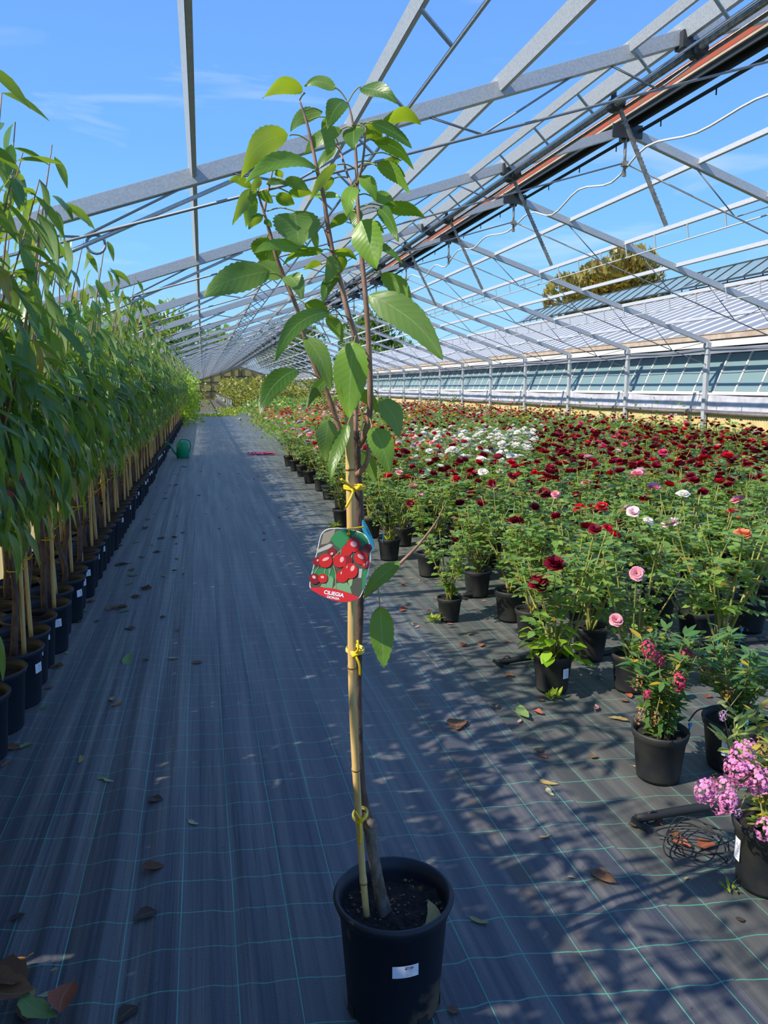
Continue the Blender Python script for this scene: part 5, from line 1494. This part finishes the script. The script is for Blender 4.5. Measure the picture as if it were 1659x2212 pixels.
bloom(rN, (1368, 1108), 3.6, 'blush', .058, tilt=(-.3, -.6, .8), label='large blush pink bloom')
bloom(rN, (1400, 1128), 3.65, 'white', .050, tilt=(.2, -.4, .9))
bloom(rA, (1285, 1145), 3.3, 'dark red', .050, tilt=(-.2, -.5, .9), label='dark red bloom')
bloom(rA, (1312, 1142), 3.35, 'red', .042, tilt=(.1, -.5, .9))
bloom(rE, (1200, 1070), 4.6, 'pink', .050, tilt=(-.1, -.6, .9), label='pink bloom')
bloom(rJ, (1043, 1022), 6.0, 'white', .070, tilt=(-.2, -.5, .9), label='large white bloom')
bloom(rJ, (1062, 1046), 5.9, 'dark red', .066, tilt=(-.4, -.7, .4), label='dark red velvet bloom')
bloom(rK, (1105, 1030), 5.3, 'dark red', .060, tilt=(.1, -.5, .8))
bloom(rD, (888, 1088), 6.3, 'dark red', .068, tilt=(-.4, -.7, .3))
bloom(rD, (907, 1070), 6.35, 'pink', .050, tilt=(.2, -.5, .8))
def zone(x, y):
    if x < 3.1 and y > 8: return R.choice([['red', 'hot pink'], ['hot pink', 'orange', 'red'], ['pink', 'orange', 'lilac'], ['white', 'pink'], ['red', 'dark red', 'orange']]), 'mixed pink, red and orange'
    if 7.2 < y < 13 and .27 < x / y < .47 and R.random() < .9: return ['white'], 'white'
    if y > 15 and R.random() < .35: return R.choice([['hot pink', 'yellow'], ['white'], ['pink', 'red']]), 'scattered far'
    q = R.random()
    if q < .80: return ['dark red', 'dark red', 'dark red', 'red'] if R.random() < .8 else ['dark red', 'red'], 'dark red'
    if q < .92: return ['red', 'hot pink', 'dark red'], 'bright red'
    return ['pink', 'blush', 'hot pink'], 'soft pink'
spots = []
y = 3.7
row = 0
while y < 34:
    x = 1.62 + (.22 if row % 2 else 0)
    while x < 9.45:
        xx, yy = x + R.uniform(-.05, .05), y + R.uniform(-.06, .06)
        if x > 2.3 and y < 4.15 and x < 3.6: x += .46; continue
        vis_ok = (xx / max(yy, .1)) < 1.02
        if vis_ok and all((xx - a) ** 2 + (yy - c) ** 2 > .12 for a, c in near): spots.append((xx, yy, row, int((x - 1.4) / .46)))
        x += .46
    y += .46; row += 1
# the walkway beyond the front block leaves the left end of the bed free past 22 m
spots = [q for q in spots if not (q[1] > 23 and q[0] < 2.6 + (q[1] - 23) * .25)]
spots.sort(key=lambda s: math.hypot(s[0], s[1]))
IND, REST = spots[:285], spots[285:]
SH = {'mixed pink, red and orange': 'mixed pink and red', 'white': 'white', 'scattered far': 'few bright', 'dark red': 'dark red', 'bright red': 'bright red', 'soft pink': 'soft pink'}
for k, (x, y, row, colm) in enumerate(IND):
    cols, zn = zone(x, y)
    few = y < 6
    n = (R.randint(0, 2) if y < 4.6 else R.randint(2, 5)) if few else (R.randint(6, 10) if zn in ('white', 'dark red') else R.randint(4, 7))
    lb = '%s rose bush, %s from the aisle, %s row of the bed' % (SH[zn], ordw(colm + 1), ordw(row + 1))
    rose(x, y, R.randrange(6), lb, 'potted roses in the bed, ' + zn, cols, scale=R.uniform(.95, 1.10), nfl=n)
# the rest of the bed: hundreds more, joined
RBL = [leaf_base(2, ovate, .1, .2, 0, 9)]
rs = random.Random(77)
O, D, U, S = [], [], [], []
FV, FF, FM, FR = [], [], [], []
cl = list(PET)
low = {c: rose_petals(3, LOWL, 1) for c in ('x',)}['x']
for (x, y, row, colm) in REST:
    cols, zn = zone(x, y)
    sc_ = rs.uniform(.84, 1.0)
    for j in range(70 if y < 22 else 45):
        a, q = rs.uniform(0, 6.28), .32 * math.sqrt(rs.random())
        O.append((x + q * math.cos(a), y + q * math.sin(a), rs.uniform(.35, .9) * sc_)); D.append((rs.uniform(-1, 1), rs.uniform(-1, 1), rs.uniform(-.5, .4))); U.append((rs.uniform(-.5, .5), rs.uniform(-.5, .5), 1)); S.append(rs.uniform(.07, .10))
    for j in range(rs.randint(2, 5)):
        a, q = rs.uniform(0, 6.28), .28 * math.sqrt(rs.random()); z = rs.uniform(.78, 1.0) * sc_; c = rs.choice(cols); sz = rs.uniform(.06, .085)
        for v, f in low:
            o_ = len(FV); FV += [(x + q * math.cos(a) + p[0] * sz, y + q * math.sin(a) + p[1] * sz, z + p[2] * sz) for p in v]
            FF += [tuple(i + o_ for i in g) for g in f]; FM += [cl.index(c)] * len(f); FR += [rs.random()] * len(v)
V, Fq, UV, rn = scatter(RBL, O, D, U, S, rs)
nv = len(V)
V = np.concatenate([V, np.array(FV)]); Fq2 = np.concatenate([Fq, np.array(FF) + nv]); mi = np.concatenate([np.zeros(len(Fq), int), np.array(FM) + 1])
me = npmesh('rose_bed', V, Fq2, [M['rose_leaf']] + [PET[c] for c in cl], mi, np.concatenate([UV, np.zeros((len(FV), 2))]), np.concatenate([rn, np.array(FR)]))
tag(link('rose_bed', me), 'far mass of potted roses filling the back of the bed', 'rose bed', kind='stuff')
# tall shoots by the right wall
# ================================================================== SHRUBS in front
def cluster_mesh(seed, col, n=80, el=1.35):
    r = random.Random(seed); V, Fq, rn = [], [], []
    for k in range(n):
        z = r.uniform(-1, 1); a = r.uniform(0, 6.28); q = math.sqrt(1 - z * z) * r.uniform(.75, 1.0)
        c = Vector((q * math.cos(a), q * math.sin(a), z * el)); nn = c.normalized()
        x = nn.cross(Vector((.3, .2, 1))).normalized() * .20; y = nn.cross(x).normalized() * .20
        for w_ in range(2):
            e1, e2 = (x, y) if w_ == 0 else (x * .7 + y * .7, y * .7 - x * .7)
            o_ = len(V); V += [tuple(c + e1), tuple(c + e2 + nn * .08), tuple(c - e1), tuple(c - e2 + nn * .08)]; Fq.append((o_, o_ + 1, o_ + 2, o_ + 3)); rn += [r.random() * .6] * 4
    return npmesh('flower_cluster', V, Fq, PET[col] if isinstance(col, str) else col, None, None, rn)
BROWNP = petalmat('dried flower', '#a86a44', '#c08a5c', .1)
CM = {'hot pink': [cluster_mesh(i, 'hot pink') for i in range(2)], 'pinkish': [cluster_mesh(5 + i, petalmat('pink floret %d' % i, '#e58ac0', '#f3a8d0')) for i in range(2)], 'lilac': [cluster_mesh(9, 'lilac')], 'brown': [cluster_mesh(12, BROWNP, 40, 1.8)]}
SB_ = [leaf_base(3, lambda s: max(.02, .17 * math.sin(PI * s ** .8) ** .8), .08 * k, .2, .05, k) for k in range(3)]
def shrub(x, y, label, H, spread, leafm, clusters, potr, poth, nst, per, seed, sticker=None, detail=True):
    r = random.Random(seed)
    t = thing('potted_shrub', label, 'flowering shrub', (x, y, .003), 0, 'flowering shrubs in the nearest pots')
    p = link('pot', pot_mesh(potr, potr * .8, poth, 32, .005, 'pot', M['pot_dirty']), t)
    if sticker is not None:
        link('sticker', sticker_mesh(potr * .93, poth * .4, .03, .07, sticker), p, label='white printed sticker')
    link('soil', soil_mesh(potr * .95, poth - .025), t)
    b = MB(); O, D, U, S, tips = [], [], [], [], []
    for k in range(nst):
        a = 2 * PI * k / nst + r.uniform(-.4, .4); o_ = spread * r.uniform(.3, 1); h = H * r.uniform(.65, 1.05)
        P = [Vector((r.uniform(-.04, .04), r.uniform(-.04, .04), poth - .03))] + [Vector((math.cos(a) * o_ * s + r.uniform(-.02, .02), math.sin(a) * o_ * s + r.uniform(-.02, .02), poth + h * s)) for s in (.4, .75, 1)]
        Q = smooth_pts(P, 3); b.tube(Q, [.004 - .0025 * i / (len(Q) - 1) for i in range(len(Q))], 5)
        tips.append(Q[-1])
        for j in range(per):
            s = r.uniform(.08, .98); i = min(len(Q) - 2, int(s * (len(Q) - 1))); pt = Q[i].lerp(Q[i + 1], r.random()); an = r.uniform(0, 6.28)
            O.append(tuple(pt)); D.append((math.cos(an), math.sin(an), r.uniform(-.2, .7))); U.append((r.uniform(-.3, .3), r.uniform(-.3, .3), 1)); S.append(r.uniform(.04, .075))
    b.build('stems', M['stem_brown'], t)
    lm = [npmesh('leaf', B, Fq, M[leafm], uv=UV, rnd=np.full(len(B), .3 * k)) for k, (B, Fq, UV) in enumerate(SB_)]
    ms = leaf_mats(O, D, U, S)
    for m_ in ms[:300]: link('leaf', lm[r.randrange(3)], t, mat=m_)
    if len(ms) > 300:
        V, Fq, UV, rn = scatter(SB_, O[300:], D[300:], U[300:], S[300:], r)
        link('foliage', npmesh('foliage', V, Fq, M[leafm], uv=UV, rnd=rn), t, kind='stuff')
    for (px, yy, cl_, s_) in clusters:
        lp = atY(px[0], px[1], yy) - t.location
        near_t = min(tips, key=lambda q: (q - lp).length)
        sm = one(lambda b: b.tube([tuple(near_t * .7 + Vector((0, 0, poth * .3))), tuple(lp)], .002, 4), 'cluster_stem', M['stem_brown'])
        f = link('flower_cluster', CM[cl_][r.randrange(len(CM[cl_]))], t, mat=Matrix.Translation(lp) @ Matrix.Rotation(r.uniform(-.5, .5), 4, 'X') @ Matrix.Scale(s_ * 1.08, 4), label={'brown': 'dried brown flower head'}.get(cl_))
        link('flower_stem', sm, t)
    return t
shrub(1.675, 2.46, 'shrub with magenta flower heads in the black pot with mottled light', .40, .20, 'shrub_leaf', [((1400, 1402), 2.40, 'hot pink', .024), ((1481, 1416), 2.45, 'hot pink', .024), ((1424, 1424), 2.4, 'hot pink', .019), ((1466, 1473), 2.35, 'hot pink', .024), ((1476, 1459), 2.4, 'hot pink', .018), ((1398, 1499), 2.35, 'hot pink', .014), ((1377, 1474), 2.35, 'brown', .018), ((1448, 1452), 2.4, 'brown', .016), ((1518, 1442), 2.5, 'brown', .022), ((1382, 1546), 2.3, 'brown', .018), ((1415, 1553), 2.3, 'brown', .016)], .103, .195, 17, 36, 41)
shrub(2.02, 2.47, 'green shrub with small lilac heads in the dark pot at the right edge', .33, .24, 'shrub_leaf', [((1562, 1546), 2.25, 'lilac', .014), ((1570, 1497), 2.4, 'brown', .018), ((1622, 1452), 2.5, 'lilac', .012), ((1645, 1455), 2.45, 'lilac', .014)], .125, .20, 16, 36, 42, -.95)
shrub(1.615, 1.80, 'pale yellow-leaved shrub with light pink flower heads at the right edge', .30, .20, 'pale_leaf', [((1603, 1632), 1.72, 'pinkish', .030), ((1618, 1618), 1.78, 'pinkish', .022), ((1585, 1658), 1.7, 'pinkish', .026), ((1598, 1668), 1.68, 'pinkish', .026), ((1625, 1672), 1.68, 'pinkish', .026), ((1640, 1690), 1.66, 'pinkish', .028), ((1655, 1685), 1.7, 'pinkish', .026), ((1521, 1708), 1.7, 'pinkish', .026), ((1530, 1700), 1.74, 'pinkish', .020), ((1567, 1703), 1.7, 'pinkish', .026), ((1572, 1732), 1.65, 'pinkish', .024), ((1552, 1735), 1.68, 'pinkish', .022), ((1652, 1790), 1.6, 'pinkish', .024), ((1643, 1615), 1.8, 'brown', .018), ((1650, 1640), 1.78, 'brown', .018), ((1548, 1690), 1.75, 'brown', .013), ((1595, 1757), 1.65, 'lilac', .010)], .10, .21, 17, 28, 43, -1.75)
# lime suckers in the front rose pot
LB_ = [leaf_base(5, lambda s: max(.02, .38 * math.sin(PI * s ** .7) ** .75), .1 + .1 * k, .15, .06, k) for k in range(2)]
lms = [npmesh('leaf', B, Fq, M['lime_leaf'], uv=UV, rnd=np.full(len(B), .35 * k)) for k, (B, Fq, UV) in enumerate(LB_)]
b = MB(); rs = random.Random(3)
O, D, U, S = [], [], [], []
for k in range(12):
    a = 2 * PI * k / 12 + rs.uniform(-.2, .2); h = rs.uniform(.05, .19); o_ = rs.uniform(.04, .15)
    p1 = Vector((math.cos(a) * o_, math.sin(a) * o_, .165 + h)); b.tube([(math.cos(a) * .03, math.sin(a) * .03, .16), tuple(p1 * .6 + Vector((0, 0, .09))), tuple(p1)], .0025, 5)
    for j in range(4):
        an = a + rs.uniform(-1.3, 1.3); O.append(tuple(p1 + Vector((0, 0, -.03 * j)))); D.append((math.cos(an), math.sin(an), rs.uniform(-.7, .1))); U.append((0, 0, 1)); S.append(rs.uniform(.05, .085))
sk = b.build('sucker_stems', M['stem'], rA, label='lime green suckers')
inv = Matrix.Rotation(0, 4, 'Z')
for m_ in leaf_mats(O, D, U, S): link('leaf', lms[rs.randrange(2)], sk, mat=m_)
# weed tufts at pot feet
def tuft(x, y, n, s, label, z=0.0):
    rs = random.Random(int(x * 1000 + y * 77))
    O = [(x + rs.uniform(-.05, .05) * s * 12, y + rs.uniform(-.03, .03) * s * 12, z + rs.uniform(.0, .5) * s) for _ in range(n)]
    D = [(rs.uniform(-1, 1), rs.uniform(-1, 1), rs.uniform(.1, 1)) for _ in range(n)]
    V, Fq, UV, rn = scatter(SB_, O, D, [(rs.uniform(-.5, .5), .2, 1)] * n, [rs.uniform(.5, 1.2) * s for _ in range(n)], rs)
    tag(link('weed_tuft', npmesh('weed_tuft', V, Fq, M['tuft_leaf'], uv=UV, rnd=rn)), label, 'weeds', kind='stuff')
tuft(1.61, 3.24, 26, .05, 'yellow green weeds at the foot of the lime green pot')
tuft(1.40, 4.55, 34, .06, 'yellow green weeds left of the bare-caned rose pot')
tuft(1.52, 4.57, 60, .06, 'weeds growing in the bare-caned rose pot', .17)
tuft(1.33, 8.0, 40, .07, 'weeds left of the grey pot by the bamboo stake')
tuft(2.04, 3.25, 50, .07, 'green weeds inside the pale pink rose pot', .18)
tuft(1.55, 6.38, 40, .05, 'weeds in the dusty pot behind the turquoise tag', .17)
tuft(1.72, 5.74, 40, .05, 'weeds in the pot below the yellow leaf', .17)
tuft(1.50, 1.80, 12, .03, 'tiny weeds beside the pink shrub pot')
# drip pipes
for k, (y, x0, x1, lb) in enumerate(((3.72, 1.50, 6.0, 'black drip pipe running behind the lime green pot'), (2.16, 1.40, 3.2, 'black drip pipe ending in the aisle by the pink shrub'), (5.05, 1.75, 6, 'black drip pipe behind the bare-caned rose'))):
    t = thing('drip_pipe', lb, 'pipe', (x0, y, .022))
    b = MB(); b.tube(smooth_pts([(0, 0, .012 if k == 1 else 0), (.3, .015, .01), (.7, .0, 0), (x1 - x0, .03, 0)], 6), .0165, 10); b.build('pipe', M['blackrub'], t)
    b = MB(); b.tube([(.06 + .024 * math.cos(a * PI / 8), 0, .012 + .024 * math.sin(a * PI / 8) - .004) for a in range(17)], .004, 5)
    b.bar((-.02, -.0, .015), (.03, -.03, -.016), .022, .012); b.build('end_clamp', M['blackrub'], t)
b = MB(); rs = random.Random(8)
P = [(1.42, 2.08, .02)]
for k in range(34):
    P.append((1.52 + .10 * math.cos(k * .9) + rs.uniform(-.04, .04), 1.99 + .09 * math.sin(k * .9) + rs.uniform(-.03, .03), .012 + .05 * abs(math.sin(k * .7))))
P.append((1.64, 1.83, .1))
b.tube(smooth_pts(P, 9), .0024, 5)
o = b.build('drip_tube', M['blackrub']); tag(o, 'tangle of thin black drip tubes at the drip pipe end', 'tube')
b = MB(); b.tube(smooth_pts([(1.76, 2.41, .24), (1.80, 2.40, .29), (1.88, 2.38, .27), (1.93, 2.36, .1), (1.95, 2.33, .01)], 5), .003, 5)
o = b.build('drip_tube', M['blackrub']); tag(o, 'arched thin black tube out of the magenta shrub pot', 'tube')
for px, y, lb in (((1484, 1582), 2.44, 'blue drip stake in the magenta shrub pot'), ((1610, 1568), 2.33, 'blue drip stake in the dark right edge pot'), ((1551, 1375), 3.2, 'blue drip stake left in the big black pot'), ((1597, 1372), 3.2, 'blue drip stake right in the big black pot'), ((826, 1160), 6.32, 'blue drip stake in the dusty pot')):
    p = atY(px[0], px[1], y)
    b = MB(); b.bar((0, 0, -.05), (.012, 0, .03), .006, .004); b.box((.012, 0, .03), (.012, .008, .014))
    o = b.build('drip_stake', mat_c('#2f8fc0'), None, p); tag(o, lb, 'stake')
# ================================================================== WATERING CAN, STRING, RAIL
wc = thing('watering_can', 'green plastic watering can standing on the aisle by the left row', 'watering can', (-.455, 16.85, .004))
b = MB(); b.lathe([(0, 0), (.12, 0), (.135, .02), (.13, .2), (.125, .31), (.10, .34), (.085, .345), (.08, .33), (0, .32)], 24); q = b.build('body', M['green_can'], wc); q.scale = (1, .7, 1)
b = MB(); b.tube([(-.11, 0, .07), (-.17, 0, .12), (-.26, 0, .29), (-.33, 0, .335)], [.035, .026, .018, .016], 10); b.build('spout', M['green_can'], wc)
b = MB(); b.lathe([(.016, 0), (.035, .03), (.035, .036), (0, .04)], 14); q = b.build('rose_head', M['green_can'], wc, (-.33, 0, .33)); q.rotation_euler = (0, -1.1, 0)
b = MB(); b.tube(smooth_pts([(-.06, 0, .34), (-.04, 0, .385), (.06, 0, .39), (.145, 0, .36), (.165, 0, .25), (.12, 0, .09)], 5), .014, 8); b.build('handle', M['green_can'], wc)
b = MB(); rs = random.Random(4)
P = [(1.0 + .5 * (k / 60) + .10 * math.cos(k * .8), 17.3 + .25 * math.sin(k * .8) * rs.uniform(.5, 1), .02 + .02 * rs.random()) for k in range(60)]
b.tube(smooth_pts(P, 3), .008, 5); o = b.build('string_coil', M['pinkstring']); tag(o, 'coil of magenta string on the aisle edge beside the roses', 'string')
rt_ = thing('rail_fence', 'low post and rail barrier beside the far aisle', 'fence', (1.55, 44, 0))
link('rail', one(lambda b: b.bar((0, 0, .82), (-.25, 34, .86), .06, .06), 'rail', M['trunk']), rt_)
pm = one(lambda b: b.tube([(0, 0, 0), (0, 0, .8)], .035, 8), 'fence_post', M['greybeam'])
for k in range(12): link('fence_post', pm, rt_, (-.25 * k * 3 / 34, k * 3.0, 0))
# ================================================================== FAR WEEDS, TREES
def patch(name, label, x0, x1, y0, y1, n, h, s, m, seed, cat='weeds', clump=12):
    rs = random.Random(seed); O, D, U, S = [], [], [], []
    cs = [(rs.uniform(x0, x1), rs.uniform(y0, y1), h * rs.uniform(.35, 1.0)) for _ in range(max(1, n // 60))]
    for k in range(n):
        cx, cy, ch = cs[k % len(cs)]
        O.append((cx + rs.gauss(0, .35), cy + rs.gauss(0, .5), ch * rs.random() ** .8)); D.append((rs.uniform(-1, 1), rs.uniform(-1, 1), rs.uniform(-.2, 1))); U.append((rs.uniform(-1, 1), rs.uniform(-1, 1), .6)); S.append(s * rs.uniform(.6, 1.3))
    V, Fq, UV, rn = scatter(RBL, O, D, U, S, rs)
    tag(link(name, npmesh(name, V, Fq, M[m], uv=UV, rnd=rn)), label, cat, kind='stuff')
patch('weed_patch', 'tall yellow green weeds filling the far end before the gable', 1.9, 8.6, 52, 96, 16000, 2.3, .26, 'weed_leaf', 1)
patch('weed_patch', 'green plants in the far bed right of the low rail', 2.6, 8.6, 35, 50, 14000, .9, .16, 'rose_leaf', 2)
patch('weed_patch', 'yellow green weeds along the far left end of the roses', 2.3, 4.6, 25, 33, 6000, .55, .10, 'weed_leaf', 3)
patch('weed_patch', 'weed strip across the aisle beyond the watering can', -.9, 1.2, 40.5, 42, 900, .12, .09, 'tuft_leaf', 4)
patch('weed_patch', 'low weeds along the foot of the far left wall', -1.4, -.85, 40, 60, 1200, .3, .10, 'tuft_leaf', 5)
patch('weed_patch', 'weeds at the feet of the low rail posts', 1.1, 1.9, 42, 48, 700, .4, .10, 'tuft_leaf', 6)
patch('weed_patch', 'tall rose shoots in front of the right wall', 8.6, 9.2, 8, 30, 3000, 1.25, .08, 'rose_leaf', 7, 'rose shoots')
patch('vine_thicket', 'leafy thicket swallowing the far end of the left tree row', -1.05, -.85, 30, 46, 5000, 2.4, .14, 'lime_leaf', 8, 'shrubs')
def big_tree(x, y, h, rad, m, label, seed, n=7000, leaf=.5, zc=.62):
    rs = random.Random(seed)
    t = thing('tree', label, 'tree', (x, y, -.05), 0, 'trees beyond the greenhouse')
    b = MB(); b.tube([(0, 0, 0), (.1, 0, h * .35), (0, .1, h * .7)], [.28, .2, .08], 8)
    for k in range(7):
        a = k * .9; b.tube([(0, 0, h * (.3 + .04 * k)), (math.cos(a) * rad * .6, math.sin(a) * rad * .6, h * (.5 + .05 * k))], [.09, .03], 6)
    b.build('trunk', M['trunk'], t)
    O, D, U, S = [], [], [], []
    lobes = [(rs.gauss(0, .42) * rad, rs.gauss(0, .42) * rad, h * zc + rs.uniform(-.42, .48) * rad * 1.45, rad * rs.uniform(.28, .5)) for _ in range(26)]
    for k in range(n):
        cx, cy, cz, lr = lobes[k % len(lobes)]
        v = Vector((rs.gauss(0, 1), rs.gauss(0, 1), rs.gauss(0, 1))).normalized()
        O.append((cx + v.x * lr, cy + v.y * lr, cz + v.z * lr * 1.2)); D.append((v.x + rs.uniform(-.6, .6), v.y + rs.uniform(-.6, .6), v.z + .6)); U.append((v.x + .3, v.y, v.z)); S.append(leaf * rs.uniform(.6, 1.2))
    V, Fq, UV, rn = scatter(RBL, O, D, U, S, rs)
    link('crown', npmesh('crown', V, Fq, M[m], uv=UV, rnd=rn), t, kind='stuff')
big_tree(25.1, 45, 10.2, 3.0, 'olive_leaf', 'large round tree in brown green autumn leaf behind the neighbour roof', 1, 14000, .40, .625)
big_tree(20.5, 48, 5.4, 1.4, 'olive_leaf', 'small autumn tree at the left end of the roof vent', 2, 2500, .35)
big_tree(-7.5, 112, 10.5, 5.5, 'rose_leaf', 'dark tree behind the far left end of the trusses', 3, 5000, .9)
big_tree(14, 128, 11, 4, 'shrub_leaf', 'green tree beyond the gable, right of the ridge', 4, 4500, 1.0)
big_tree(27, 124, 12, 5, 'shrub_leaf', 'green tree beyond the gable, behind the cherry branches', 5, 4500, 1.0)
big_tree(3, 150, 10, 5, 'rose_leaf', 'wide tree standing right behind the gable end', 6, 4500, 1.0)
